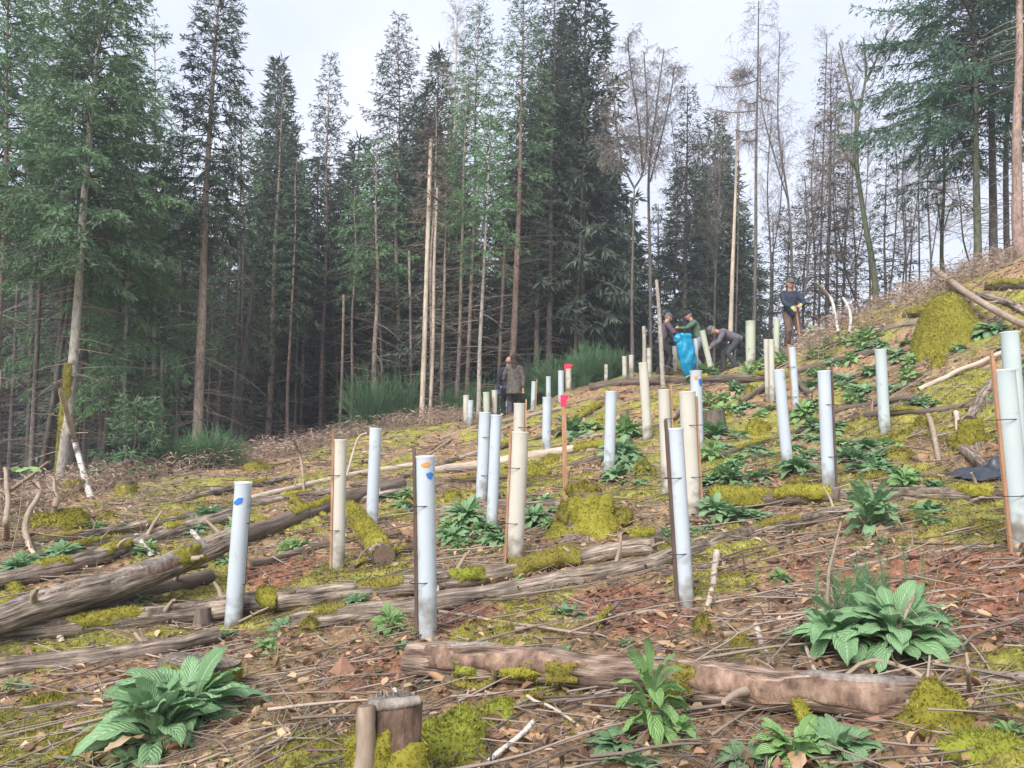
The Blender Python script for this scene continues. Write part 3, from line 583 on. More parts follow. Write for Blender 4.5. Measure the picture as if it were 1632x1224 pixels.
# ---------------------------------------------------------------- logs
def moss_on(mb, P, R, U, W, Ls, s0, s1, a0, a1, th, seed, near):
    """cushion of moss over part of a log; angles measured from straight up, positive towards the viewer side"""
    L = Ls[-1]; ns = max(6, int((s1-s0)*L/.03)); na = 14; ns = min(ns, 70)
    s = np.linspace(s0, s1, ns)*L; A = np.linspace(a0, a1, na)
    Pc = np.stack([np.interp(s, Ls, P[:, k]) for k in range(3)], -1); Rc = np.interp(s, Ls, R)
    Uc = np.stack([np.interp(s, Ls, U[:, k]) for k in range(3)], -1); Wc = np.stack([np.interp(s, Ls, W[:, k]) for k in range(3)], -1)
    S_, A_ = np.meshgrid(np.linspace(0, 1, ns), np.linspace(0, 1, na), indexing='ij')
    nz = fbm(S_*(s1-s0)*L*6+seed, A_*3.5, 0, 3, seed)
    edge = np.minimum(np.minimum(S_, 1-S_)*3.4, np.minimum(A_, 1-A_)*3.0)+nz*1.15-.05
    t = np.clip(edge, -.6, 1); h = np.where(t > 0, np.sqrt(np.clip(t, 0, 1)), t*2.)*th*(1+.5*nz)-.006-.25*np.clip(-t, 0, 1)*Rc.mean()
    D = Uc[:, None]*np.sin(A)[None, :, None]+Wc[:, None]*np.cos(A)[None, :, None]
    V = Pc[:, None]+D*(Rc[:, None, None]+h[..., None])
    i = np.arange(ns-1)[:, None]*na; j = np.arange(na-1)
    mb.add(V.reshape(-1, 3), np.stack([i+j, i+na+j, i+na+j+1, i+j+1], -1).reshape(-1, 4), None, .45)
    if near < 0: return
    k = int(min(9000, (s1-s0)*L*R.mean()*(a1-a0)*9000/max(1, near*near*.05))); rng = np.random.default_rng(seed+1)
    si = rng.integers(0, ns-1, k); ai = rng.integers(0, na-1, k); fu = rng.uniform(0, 1, (k, 1)); fv = rng.uniform(0, 1, (k, 1))
    pt = (V[si, ai]*(1-fu)+V[si+1, ai]*fu)*(1-fv)+(V[si, ai+1]*(1-fu)+V[si+1, ai+1]*fu)*fv
    ok = t[si, ai] > -.05; mb.blades(pt[ok], D[si, ai][ok], .013+.0016*near, .005+.0008*near, None, 0, .7, rng)
def log(name, pts, r0, r1, mat_, lab, cat='log', group='logs lying across the clearing', moss=(), n=18, lift=.85, rough=.09, stubs=0, seed=0, wob=.012, far=None, mossm='moss'):
    """pts: pixels of the log's centre line (x, y[, extra lift]); r in pixels at each end"""
    Pw = []; k = len(pts)
    for i, p in enumerate(pts):
        rp = r0+(r1-r0)*i/(k-1); e = p[2] if len(p) > 2 else 0
        Y0 = hit(p[0], p[1])[1]; r = rp/F*Y0; q = hit(p[0], p[1], r*lift+e); Pw.append(q)
    Pw = np.array(Pw); rr = np.array([(r0+(r1-r0)*i/(k-1))/F*Pw[i][1] for i in range(k)])
    Ltot = np.linalg.norm(np.diff(Pw, axis=0), axis=1).sum(); sub = int(np.clip(Ltot/.05, 8, 110))
    t = np.linspace(0, k-1, sub); P = smooth_path(Pw, t); R = np.interp(t, np.arange(k), rr); rng = np.random.default_rng(seed+900)
    P = P+np.stack([0*t, vn(t*3, seed, 0, seed)*wob, vn(t*3, seed+9, 0, seed)*wob], -1)
    R = R*(1+.07*vn(t*5, seed+3, 0, 4)); c = P.mean(0); c[2] = P[:, 2].min(); root = thing(name, lab, cat, c, group)
    mb = MB(); P, R, T, U, W, Ls = mb.tube(P, R, n, True, rough, 0, 1, .5, seed); part('trunk', mb, [MT[mat_], MT['endgrain']], root)
    for q in range(stubs):
        i = rng.integers(2, len(P)-2); a = rng.uniform(-1.7, 1.7); d = U[i]*math.sin(a)+W[i]*math.cos(a)+T[i]*rng.uniform(-.5, .5); l = rng.uniform(.05, .22)*(1+R[i]*3); s = MB()
        s.tube([P[i]+d*R[i]*.6, P[i]+d*(R[i]+l*.5)+rng.normal(0, .01, 3), P[i]+d*(R[i]+l)+rng.normal(0, .02, 3)], [R[i]*.22+.003, R[i]*.17+.002, R[i]*.1+.002], 7, True, .1, r=rng.uniform(.3, .9)); part('branch_stub', s, MT['stick'], root)
    if mat_ == 'log' and n >= 16 or name == 'fallen_log' and r0 > 20:
        for q in range(4):
            s0 = rng.uniform(0, .8); a0 = rng.uniform(-1.6, .8); moss = list(moss)+[(s0, min(1, s0+rng.uniform(.08, .28)), a0, a0+rng.uniform(.8, 1.8), .008, rng.choice(['plate_dark', 'plate_dark', 'plate_red']))]
    near = c[1]; si = np.sign(U.mean(0)[1]) or 1   # U points away from or towards the viewer
    for m in moss:
        s0, s1, a0, a1, th = m[:5]; mm = m[5] if len(m) > 5 else mossm
        if si > 0: a0, a1 = -a1, -a0
        pl_ = mm.startswith('plate'); x = MB(); moss_on(x, P, R, U, W, Ls, s0, s1, a0, a1, th, seed+int(s0*97), -1 if pl_ else near); part('bark_plate' if pl_ else 'moss', x, MT[mm], root)
    return root
log('fallen_log', [(655,1048,.02),(880,1064,.02),(1100,1085,.02),(1300,1106,.02),(1500,1115,.0)], 27, 32, 'log_red', 'thick reddish brown foreground log with peeling bark and cracks', stubs=1, seed=1, n=28, rough=.14,
    moss=[(.0,.24,-1.4,.4,.012,'plate_grey'),(.05,.42,.5,1.9,.014,'plate_red'),(.5,.7,-1.2,.2,.012,'plate_grey'),(.55,.95,.3,1.9,.018,'plate_red'),(.78,1.,-1.4,.6,.014,'plate_grey'),(.24,.33,1.0,2.3,.03), (.34,.40,.9,2.1,.03,'moss_olive'), (.57,.63,.5,2.2,.03,'moss_olive'), (.13,.2,1.3,2.4,.03,'moss_green')])
log('fallen_log', [(-60,1004,.12),(120,952,.14),(260,905,.2),(368,858,.3)], 25, 18, 'log', 'thickest grey brown log at the left, propped up with a dark broken end', stubs=4, seed=2, n=26, rough=.12,
    moss=[(.70,.82,.3,2.0,.03),(.1,.5,-1.0,.6,.01,'plate_grey'),(.45,.9,-.3,1.2,.01,'plate_grey')])
log('fallen_log', [(40,1003),(180,960),(335,918)], 17, 12, 'log_dark', 'dark damp log lying in the shade under the thickest left log', seed=3, stubs=2)
log('fallen_log', [(-50,1020),(120,996),(300,976),(480,953),(640,936),(700,926),(740,918)], 18, 15, 'log', 'long straight grey log with moss tufts running behind the large painted tube', stubs=4, seed=4, n=20,
    moss=[(.16,.30,-.9,1.6,.02),(.53,.58,-.7,2.1,.05),(.74,.86,-.9,1.3,.025,'moss_olive'),(.02,.08,-.5,1.2,.015)])
log('fallen_log', [(640,938),(760,920),(880,895),(1000,876),(1045,872)], 14, 13, 'log', 'grey log with a large shaggy moss cushion continuing right of the painted tube', stubs=2, seed=5, n=20,
    moss=[(.10,.32,-.8,1.6,.03,'moss_green'),(.42,.72,-1.0,2.2,.05,'moss_olive')])
log('fallen_log', [(470,992),(660,966),(830,938),(1000,905),(1100,878),(1180,852),(1300,824),(1350,812)], 16, 9, 'log', 'long brown log sloping up from the middle to the green plants on the right', stubs=5, seed=6, n=18,
    moss=[(.02,.08,-.5,1.5,.02,'moss_olive'),(.80,.90,-.9,1.0,.02,'moss_olive')])
log('fallen_log', [(-60,1076),(100,1054),(250,1034),(345,1012)], 17, 13, 'log', 'grey brown log low at the left edge ending at the mossy stump', stubs=3, seed=7, n=20)
log('fallen_log', [(-50,938),(80,908),(160,886),(260,852),(370,822)], 15, 13, 'log', 'brown log with a bright moss saddle behind the thickest left log', stubs=2, seed=8, moss=[(.38,.52,-1.1,1.3,.03),(.16,.27,-.8,1.2,.02),(.72,.8,-.8,1,.02)])
log('fallen_log', [(350,866),(430,840),(540,800),(640,772)], 14, 11, 'log_dark', 'brown log with moss on top running up behind the leftmost tubes', stubs=2, seed=9, moss=[(.35,.6,-1.0,1.0,.03)])
log('fallen_log', [(-40,880),(130,853),(300,822),(420,800),(620,766)], 6, 7, 'log', 'thin grey pole with scattered moss, highest of the left hand fallen poles', stubs=4, seed=10, n=12, moss=[(.08,.2,-1,1,.02),(.32,.4,-1,1,.015),(.7,.78,-1,1,.02)])
log('fallen_log', [(690,750),(780,738),(880,721),(960,712),(1005,706)], 7, 9, 'stick_pale', 'pale peeled pole with mossy upper end crossing in front of a bluish tube', stubs=3, seed=11, n=12, moss=[(.72,.98,-1.3,1.8,.03)])
log('fallen_log', [(556,812),(580,846),(612,888)], 15, 17, 'log', 'short diagonal log fully wrapped in yellow moss left of the painted tube', seed=12, moss=[(.0,1.,-1.6,1.6,.03)])
log('fallen_log', [(700,806),(800,806),(900,802),(965,800)], 6, 5, 'log', 'thin low log behind the thick cream tube foot', seed=13, n=10, stubs=2, moss=[(.0,.3,-1,1,.02)])
log('fallen_log', [(884,692),(920,668),(960,643)], 7, 5, 'log_dark', 'curved branch sleeved in yellow moss on the middle slope', 'log', seed=14, n=10, moss=[(.0,1.,-1.5,1.5,.025)])
log('fallen_log', [(940,617),(1010,608),(1090,606),(1180,604),(1235,600)], 6, 7, 'log_dark', 'long dark log along the crest at the feet of the worker group', seed=15, n=12, stubs=2, moss=[(.55,.64,-1,1.3,.05),(.9,.98,-1,1.3,.05)])
log('fallen_log', [(1130,800),(1230,794),(1340,790)], 16, 12, 'log_dark', 'log buried in thick moss between the green patches on the right', seed=16, n=14, moss=[(.0,.5,-1.7,1.9,.05),(.45,1.,-1.6,1.8,.04)])
log('fallen_log', [(1330,790),(1420,788),(1500,789),(1590,792)], 9, 12, 'log', 'bare grey brown log leading to the foot of the biggest tube', seed=17, n=16, stubs=3, moss=[(.78,1.,-1.4,1.5,.04)])
log('fallen_log', [(1490,430,.35),(1560,480,.3),(1640,522,.25)], 5, 6, 'stick', 'slanting grey pole leaning down past the tall mossy rock', seed=18, n=10, lift=1.)
log('fallen_log', [(1442,502),(1475,499),(1512,496)], 6, 6, 'log_dark', 'short mossy log lying left of the tall mossy rock', seed=19, n=10, moss=[(.0,1.,-1.6,1.6,.04)])
log('fallen_log', [(1575,456),(1610,456),(1670,455)], 7, 7, 'log_dark', 'mossy log at the top right edge above the slope', seed=20, n=10, moss=[(.0,1.,-1.6,1.6,.05)])
log('fallen_log', [(1385,528),(1440,518),(1500,506)], 6, 5, 'log', 'weathered grey branch wood below the short mossy log', seed=21, n=10, stubs=3)
log('fallen_log', [(1465,620,.05),(1530,590,.06),(1600,562,.06)], 4, 4, 'stick_pale', 'pale straight pole slanting up to the tube at the right edge', seed=22, n=10)
log('fallen_log', [(1518,702),(1545,722),(1572,748)], 10, 9, 'log', 'short grey log with a moss cap pointing at the dark sheet', seed=23, n=16, moss=[(.0,.3,-2,2,.03)])
log('fallen_log', [(1545,668),(1562,638),(1582,606)], 9, 7, 'log', 'grey log stub slanting behind the orange brown stake', seed=24, n=12)
log('fallen_log', [(1250,560),(1268,600),(1290,628)], 7, 5, 'log_dark', 'brown log lying downhill in the greens under the gloved man', seed=25, n=10)
log('fallen_log', [(1330,655),(1400,642),(1470,630)], 5, 5, 'log_dark', 'thin brown log across the greens around the pale green tube', seed=26, n=10)
log('fallen_log', [(1180,640),(1250,600),(1330,575),(1400,560)], 5, 5, 'log_dark', 'long dark pole behind the leaning bluish tube', seed=27, n=10, moss=[(.3,.45,-1,1,.03)])
log('fallen_log', [(1000,868),(1050,852)], 14, 13, 'log_dark', 'stubby moss coated log end beside the near bluish tube', seed=28, n=14, moss=[(.0,1.,-1.6,1.7,.03)])
log('fallen_log', [(455,785),(490,815),(520,828)], 5, 5, 'log_dark', 'small moss covered branch under the slim cream tube', seed=29, n=10, moss=[(.0,1.,-1.6,1.7,.03)])
log('fallen_log', [(1560,1078),(1700,1090)], 13, 13, 'log', 'grey log at the lower right edge behind the moss mound', seed=30, n=14)
log('fallen_log', [(900,630),(830,672),(770,690)], 3, 3, 'stick', 'thin pole lying below the two standing people', seed=31, n=8)
log('fallen_log', [(1085,655),(1040,680),(905,700)], 4, 4, 'log', 'thin brown log behind the tall thin cream white tube', seed=32, n=8, moss=[(.5,.8,-1,1,.02)])
log('fallen_log', [(690,768),(860,752),(960,726)], 5, 4, 'log_dark', 'mossy thin log behind the thick cream tube', seed=33, n=9, moss=[(.1,.5,-1.2,1.2,.02)])
for i, (pts, a, b_, m_, lab, ms) in enumerate([
 ([(-30,905),(120,872),(240,850)],7,6,'log_dark','dark pole between the moss saddled log and the highest left pole',[(.3,.7,-1.2,1.2,.03)]),
 ([(60,965,.02),(200,925,.03),(330,900,.05)],6,5,'log','thin pole resting just under the thickest left log',[]),
 ([(400,900),(520,868),(640,850)],6,5,'log_dark','thin dark pole crossing behind the slim cream tube',[(.5,.9,-1.2,1.2,.02)]),
 ([(420,845),(560,800),(700,772)],5,6,'log','thin grey pole passing behind both left tubes',[(.2,.4,-1.2,1.2,.02)]),
 ([(380,800),(520,765),(690,735)],5,4,'stick_pale','pale thin pole near the bracken edge behind the left tubes',[]),
 ([(200,815),(340,785),(470,760)],5,5,'log','grey pole lying along the bracken edge',[(.5,.8,-1.2,1.2,.02)]),
 ([(820,1005,.02),(960,985),(1060,975)],4,3,'stick','thin straight branch on the soil before the near bluish tube',[]),
 ([(560,905),(600,890),(660,872)],6,5,'log_dark','short mossy pole behind the large painted tube',[(0,1,-1.4,1.4,.025)]),
 ([(0,1130),(140,1120),(260,1100)],4,4,'log','thin pole at the lower left under the low left log',[]),
 ([(1110,905),(1230,872),(1350,850)],5,4,'log','thin brown pole below the long brown log on the right',[(.2,.5,-1.2,1.2,.02)]),
 ([(1360,905),(1480,880),(1560,868)],4,3,'stick','thin stick on the dug soil before the biggest tube',[]),
 ([(1120,735),(1230,700),(1340,672)],5,4,'log_dark','dark pole through the greens behind the leaning bluish tube',[(.3,.6,-1.2,1.2,.02)]),
 ([(640,760),(760,722),(880,690)],5,4,'log','brown thin pole beyond the bluish pair of tubes',[(.6,.9,-1.2,1.2,.02)]),
 ([(700,700),(800,672),(900,650)],4,3,'stick','thin pole near the feet of the two standing people',[]),
 ([(1420,560),(1500,548),(1600,500)],4,4,'log','grey pole lying in front of the tall boulder',[]),
 ([(1380,660),(1480,655),(1590,640)],6,5,'log_dark','dark log in the greens left of the right edge tubes',[(.2,.5,-1.2,1.2,.03)]),
 ([(1560,470),(1600,480),(1640,500)],6,6,'log','grey log at the top right corner of the slope',[]),
 ]): log('fallen_log', pts, a, b_, m_, lab, n=11, seed=40+i, moss=ms, stubs=2)
# single branches: (pts, r0, r1, material, label)
BR = [
 ([(1142,882,.02),(1136,930,.01),(1126,978)],6,4,'stick_pale','pale peeled branch standing in the soil beside the near bluish tube'),
 ([(628,1098,.3),(634,1150,.2),(650,1228,.05)],4,6,'birch_bark','lichen spotted white branch hanging over the cut foreground stump'),
 ([(648,1046,.06),(680,1066,.06),(712,1084,.02)],6,8,'stick_orange','orange brown bark branch end sticking out of the foreground log'),
 ([(712,1084,.02),(755,1098),(786,1084,.03),(792,1066,.1)],9,5,'log_dark','bent branch with moss curling up in front of the foreground log'),
 ([(800,1165),(880,1176),(940,1180)],7,4,'stick_orange','orange stick lying flat at the bottom centre'),
 ([(1205,998),(1220,1040),(1235,1064)],6,4,'stick_pale','pale chunky branch behind the foreground log'),
 ([(1150,1015),(1195,1002),(1240,992)],5,4,'stick','grey branch across the bare soil right of centre'),
 ([(1165,985),(1150,1005)],4,5,'stick','short grey piece of wood near the near bluish tube'),
 ([(1340,950),(1380,915),(1441,882)],4,4,'stick_orange','orange straight stick on the dug soil'),
 ([(1308,905),(1350,890),(1392,870)],2.5,3,'stick_pale','thin pale stick slanting over the dug soil'),
 ([(1440,951),(1475,952),(1507,950)],2,3,'stick_pale','short white stick flat on the dug soil'),
 ([(1284,1030,.02),(1305,1085,.05),(1322,1160)],3,4,'stick_pale','pale broken stem crossing the right part of the foreground log'),
 ([(1254,1070,.1),(1270,1110,.08),(1295,1180,.0)],5,11,'log_dark','upright mossy branch leaning on the right part of the foreground log'),
 ([(1540,1040,.25),(1543,1070,.2),(1546,1100,.05)],2,4,'stick','thin twig standing out of the big moss mound'),
 ([(1430,1120),(1480,1090,.04),(1520,1082)],2.5,2,'stick','curved bare twig reaching into the moss mound'),
 ([(1340,1078,.04),(1400,1052,.08),(1470,1078,.04)],3,4,'stick','arched grey twig over the foreground log top'),
 ([(82,945,.12),(90,990,.05),(98,1024)],5,5,'stick_pale','white stake like splinter leaning on the left log'),
 ([(137,955,.08),(138,980,.03)],4,3,'stick_pale','second short white splinter below the left log'),
 ([(180,945,.06),(160,965,.03),(140,988)],3,4,'stick_pale','forked pale branch under the thickest log'),
 ([(218,855,.06),(232,872,.03),(243,886)],5,4,'birch_bark','white birch bark piece between the left logs'),
 ([(306,848,.04),(322,868)],4,4,'birch_bark','small white birch stick right of the left logs'),
 ([(40,853,.1),(50,875,.04),(60,890)],4,3,'stick_pale','pale stick propped near the left edge'),
 ([(0,925),(20,935),(30,955)],12,6,'log_dark','mossy curved root at the left edge'),
 ([(500,812),(510,840),(520,860)],3,2,'stick','thin brown stick under the slim cream tube'),
 ([(940,945),(980,915),(1020,890)],1.6,1.6,'stick_pale','thin pale twig slanting up to the twin logs'),
 ([(700,975,.02),(860,998,.03),(945,1010,.01)],2.5,2,'stick','long thin grey branch running right from the painted tube'),
 ([(945,1000,.05),(965,978,.06),(985,962,.1)],5,3,'log_dark','mossy upturned branch at the middle of the soil'),
 ([(380,990,.06),(430,966,.1),(480,930,.12)],2,1.5,'stick','grey arching twig at the foot of the leftmost tube'),
 ([(215,1010,.05),(250,1040,.02),(285,1065)],3,2.5,'stick','grey fanned branch before the mossy stump'),
 ([(170,1030,.03),(240,1045,.02)],2.5,2,'stick','thin grey branch lying before the low left log'),
 ([(300,1222),(420,1175,.02),(560,1115,.02)],2.5,2,'stick','long straight dark twig at the bottom left'),
 ([(320,1224),(440,1182,.03),(570,1130,.02)],2.5,2,'stick','second long straight twig beside the first at the bottom left'),
 ([(1480,662,.1),(1490,700,.05),(1497,740)],4,4,'stick','peeled upright birch stick in the right hand greens'),
 ([(1524,658,.1),(1527,690,.02)],4,4,'stick_pale','short pale upright birch stick right of the first'),
 ([(1458,525,.1),(1458,560,.02)],4,5,'stick','small grey forked stub below the short mossy log'),
 ([(930,668),(935,685),(945,700)],3,3,'stick','short brown stub under the moss sleeved branch'),
 ([(1290,625,.02),(1296,650)],3,3,'stick','little brown stub behind the bluish tube in the greens'),
 ([(840,1110,.05),(900,1140,.04),(935,1170)],2.5,2,'stick_pale','greyish forked twig below the foreground log centre'),
 ([(760,1228),(800,1195,.03),(850,1150,.05)],4,4,'birch_bark','grey lichen branch rising at the bottom centre'),
 ([(1100,1060,.1),(1160,1020,.12),(1200,1000,.1)],1.6,1.2,'stick','fine dark twig arching above the foreground log'),
 ([(1390,780),(1460,800),(1600,826)],4,4,'stick','brown stick beyond the bare log near the biggest tube'),
 ([(720,700),(690,720),(650,745)],2,2,'stick','thin pale twig in the bracken left of the tube pair'),
 ([(552,760,.3),(570,700,.5),(585,690,.6)],2,1.5,'stick_pale','pale arching shoot between the two left tubes'),
 ([(1300,450,.9),(1325,478,.55),(1336,530,.05)],2,2.6,'birch_bark','bent white birch stem arching near the gloved man'),
 ([(1344,475,.6),(1355,500,.35),(1354,530,.02)],2,2.6,'birch_bark','second bent white birch stem right of the first'),
 ([(96,622,1.2),(118,700,.6),(145,795,.0)],4,5,'birch_bark','thin dead birch leaning on the left forest edge'),
 ([(0,795,.2),(40,765,.5),(78,735,.9)],4,2,'stick','forked dead branch rising at the left edge'),
 ([(485,790,.02),(480,735,.3),(468,700,.7)],2,1.5,'stick','thin dead shoot rising from the bracken left of the cream tube'),
]
for i, (pts, r0, r1, m_, lab) in enumerate(BR):
    ms = [(.05, .95, -1.7, 1.8, .012, 'moss_olive' if i % 2 else 'moss')] if m_ == 'log_dark' else ()
    log('fallen_branch', pts, r0, r1, m_, lab, 'branch', 'branches and sticks lying or standing in the clearing', moss=ms, n=9, lift=.6, rough=.12, seed=60+i, wob=.008, stubs=1 if i % 3 == 0 else 0)

# ---------------------------------------------------------------- stumps, moss mounds, rock
def mossy_blob(mb, c, rad, seed, near, disp=.28, rot=0., dens=1., freq=2.2):
    V, nr = mb.ell(c, rad, 40, 20, disp, freq, False, 0, .45, rot, seed); rng = np.random.default_rng(seed)
    bx_ = 1+.22*fbm(V[:, 0]*9+seed, V[:, 1]*9, V[:, 2]*9, 2, seed)[:, None]; V = np.asarray(c)+(V-np.asarray(c))*bx_; mb.v[-1] = V
    k = int(min(14000, 9000*dens*(rad[0]*max(rad[2], rad[1])*12)/max(1, near*near*.03)))
    i = rng.integers(0, len(V)-41, k); f = rng.uniform(0, 1, (k, 1)); f2 = rng.uniform(0, 1, (k, 1)); p = (V[i]*(1-f)+V[i+1]*f)*(1-f2)+(V[i+40]*(1-f)+V[i+1]*f)*f2
    row = (i % 40) != 39; nn = nr[i]/np.linalg.norm(nr[i], axis=1)[:, None]; ok = row & (nr[i][:, 2] > -.4)
    mb.blades(p[ok], nn[ok], .014+.0018*near, .005+.0009*near, None, 0, .65, rng)
def mound(x, y, wpx, hpx, lab, m_='moss', seed=0, Yd=None, name='moss_mound', depth=.8, disp=.3):
    p = hit(x, y) if Yd is None else onground(x, Yd); Y = p[1]; rx = wpx/F*Y/2; rz = hpx/F*Y
    mb = MB(); mossy_blob(mb, p+np.array([0, rx*depth*.6, -rz*.15]), (rx, rx*depth, rz*1.0), seed, Y, disp)
    single(name, lab, 'moss' if name == 'moss_mound' else 'rock', mb, MT[m_], p, 'moss mounds on the slope' if name == 'moss_mound' else None)
MOUNDS = [
 (1510,1165,120,62,'big soft moss mound with a twig growing from it at the lower right','moss'),(1470,1165,70,30,'low pale moss hump left of the big moss mound','moss_olive'),
 (1590,1215,130,40,'moss hump in the bottom right corner','moss_green'),(405,752,48,18,'small brownish moss dome at the bracken edge','moss_olive'),(80,838,110,26,'long yellow moss mound at the left edge below the leaning dead birch','moss'),
 (1200,634,26,22,'small moss ball right of the worker group','moss'),(1211,694,42,30,'round moss mound left of the leaning bluish tube','moss'),(1398,768,60,18,'flat moss hump left of the dark sheet','moss_olive'),
 (1445,705,50,22,'moss mound beside the peeled birch stick','moss'),(1440,735,60,24,'brownish moss hump under the peeled birch stick','moss_olive'),(1120,1010,30,34,'upright moss tuft behind the foreground log','moss_olive'),
 (1185,1036,40,22,'small moss tuft on twigs behind the foreground log','moss_olive'),(1470,830,50,16,'moss strip under the bare grey log','moss_olive'),(1580,850,60,20,'moss at the foot of the biggest tube','moss_olive'),
 (1500,585,28,22,'moss patch under the tall mossy rock','moss'),(1130,590,26,14,'tiny moss cushion beside the leaning greenish tube','moss'),(1088,580,22,14,'tiny moss cushion by the blue sack','moss'),
 (1485,680,46,20,'moss covered root near the two birch sticks','moss_olive'),(855,760,50,24,'moss mound behind the thick cream tube','moss'),(490,1010,40,22,'orange brown moss tuft at the start of the long brown log','moss_olive'),
 (160,830,46,14,'moss patch between the left poles','moss'),(960,680,36,14,'moss hump beyond the bluish tube','moss'),(1000,725,40,24,'moss heap at the upper end of the pale pole','moss_olive'),
 (1030,760,36,30,'moss heap left of the cream tube with brown stake','moss_olive'),(715,1212,150,62,'large moss hump right of the cut foreground stump','moss_green'),(790,1150,80,30,'pale green moss hump in the bottom centre','moss_green'),
 (740,1172,90,34,'orange tinged moss hump in the bottom centre','moss'),(60,1130,90,14,'low moss patch at the lower left','moss'),(130,1210,120,14,'low moss patch in the bottom left corner','moss'),
 (470,1190,90,12,'low bright moss patch right of the leafy plant','moss_green'),(1100,690,30,16,'moss hump behind the whitish grey tube','moss'),(1290,770,60,14,'moss hump behind the moss buried log','moss_olive'),
 (720,800,36,18,'moss hump left of the bluish pair','moss'),(640,830,40,14,'moss hump behind the painted tube','moss'),(880,740,30,18,'moss hump right of the thick cream tube','moss'),(1160,668,26,14,'moss hump in the upper greens','moss'),
 (1350,690,40,12,'moss strip by the pale green tube','moss'),(1040,1130,60,16,'low moss patch under the foreground log','moss_olive'),(860,1120,50,20,'moss tuft under the foreground log','moss_green'),
]
for i, (x, y, w_, h_, lab, m_) in enumerate(MOUNDS): mound(x, y, w_, h_, lab, m_, 200+i)
# tall mossy rock
p = hit(1540, 548); bY = p[1]; rg = np.random.default_rng(8)
prof = [(-.55, 1468, 1612), (0, 1478, 1602), (.2, 1484, 1600), (.4, 1492, 1594), (.6, 1501, 1574), (.8, 1511, 1566), (.93, 1521, 1562), (1., 1532, 1554)]
zz = np.linspace(-.55, 1, 46); lx = np.interp(zz, [q[0] for q in prof], [q[1] for q in prof]); rx_ = np.interp(zz, [q[0] for q in prof], [q[2] for q in prof]); Hb = 90/F*bY
n = 64; a = np.arange(n)*2*math.pi/n; A, Z = np.meshgrid(a, zz); cx = ((lx+rx_)/2-816)/F*bY/CP; hw = (rx_-lx)/2/F*bY; hd = .42*(1-.55*np.clip(zz, 0, 1)**1.5)
ca, sa = np.sign(np.cos(A))*np.abs(np.cos(A))**.65, np.sign(np.sin(A))*np.abs(np.sin(A))**.65
nz = 1+.10*fbm(ca*1.5, sa*1.5, Z*2.2, 3, 21)-.16*np.exp(-((ca-.35-Z*.25)/.05)**2)*(sa < 0)*(Z < .75)
V = np.stack([cx[:, None]+hw[:, None]*ca*nz, bY+.35+hd[:, None]*sa*nz+.10*Z, p[2]-.02+Z*Hb+.03*fbm(ca*3, sa*3, Z, 2, 5)], -1); mb = MB(); i = np.arange(45)[:, None]*n; j = np.arange(n)
mb.add(V.reshape(-1, 3), np.stack([i+j, i+(j+1) % n, i+n+(j+1) % n, i+n+j], -1).reshape(-1, 4), None, .45); mb.add([*V[-1], V[-1].mean(0)+[0, 0, .02]], np.stack([j, (j+1) % n, np.full(n, n)], -1), None, .5)
k = 9000; ri = rg.integers(0, 45, k); ci = rg.integers(0, n, k); f = rg.uniform(0, 1, (k, 1)); pt = V[ri, ci]*(1-f)+V[ri+1, (ci+1) % n]*f; N_ = np.stack([ca[ri, ci], sa[ri, ci], np.full(k, .5)], -1); N_ /= np.linalg.norm(N_, axis=1)[:, None]
mb.blades(pt, N_, .028, .013, None, 0, .7, rg)
root = thing('mossy_boulder', 'tall steep slab shaped boulder covered in yellow moss near the right edge', 'boulder', p); part('rock', mb, MT['moss'], root)
mb2 = MB(); mossy_blob(mb2, p+np.array([.62, .1, .05]), (.32, .3, .22), 334, 9, .35); part('moss', mb2, MT['moss_olive'], root)

def stump(x, y, Y, wpx, hpx, lab, moss=(), bark='log_dark', seed=0, flare=1.35, tilt=(0, 0), mossm='moss', topm='endgrain'):
    p = onground(x, Y) if Y else hit(x, y); Y = p[1]; r = wpx/F*Y/2; h = hpx/F*Y
    root = thing('tree_stump', lab, 'stump', p, 'old cut stumps in the clearing'); mb = MB()
    n = 36; zs = np.linspace(-.12, h, 12); P = np.stack([p[0]+tilt[0]*zs, p[1]+r*.4+tilt[1]*zs, p[2]+zs], -1)
    R = r*(1+(flare-1)*np.clip(1-zs/h, 0, 1.3)**2)
    P, R, T, U, W, Ls = mb.tube(P, R, n, True, .13, 0, 1, .5, seed); part('wood', mb, [MT[bark], MT[topm]], root)
    for (s0, s1, a0, a1, th) in moss:
        m = MB(); moss_on(m, P, R, U, W, Ls, s0, s1, a0, a1, th, seed+int(s0*50+a0*7+20), Y); part('moss', m, MT[mossm], root)
    return root, P, R, U, W
# W points roughly towards or away from the camera on upright stumps; cover generously
stump(940, 846, None, 56, 58, 'shaggy stump wrapped in yellow moss with a broken top in mid slope', [(.0,1.02,.3,2.6,.07),(.1,1.0,2.3,4.2,.08),(.2,.9,4.1,6.1,.07)], seed=401, flare=1.9)
p = hit(940, 848); mb = MB(); mossy_blob(mb, p+np.array([-.03, .2, .34]), (.17, .16, .12), 402, 7.5, .4); mossy_blob(mb, p+np.array([.3, .1, .1]), (.14, .2, .11), 403, 7.5, .4); mossy_blob(mb, p+np.array([-.22, .15, .12]), (.09, .2, .16), 404, 7.5, .5)
single('moss_mound', 'ragged moss crown draped over the mid slope stump', 'moss', mb, MT['moss_olive'], p)
stump(315, 1110, 4.35, 115, 62, 'flat cut stump with mossy sides behind the big leafy plant', [(.0,.97,0,6.28,.035)], bark='log_dark', seed=405, flare=1.15, tilt=(.12, .1), topm='log')
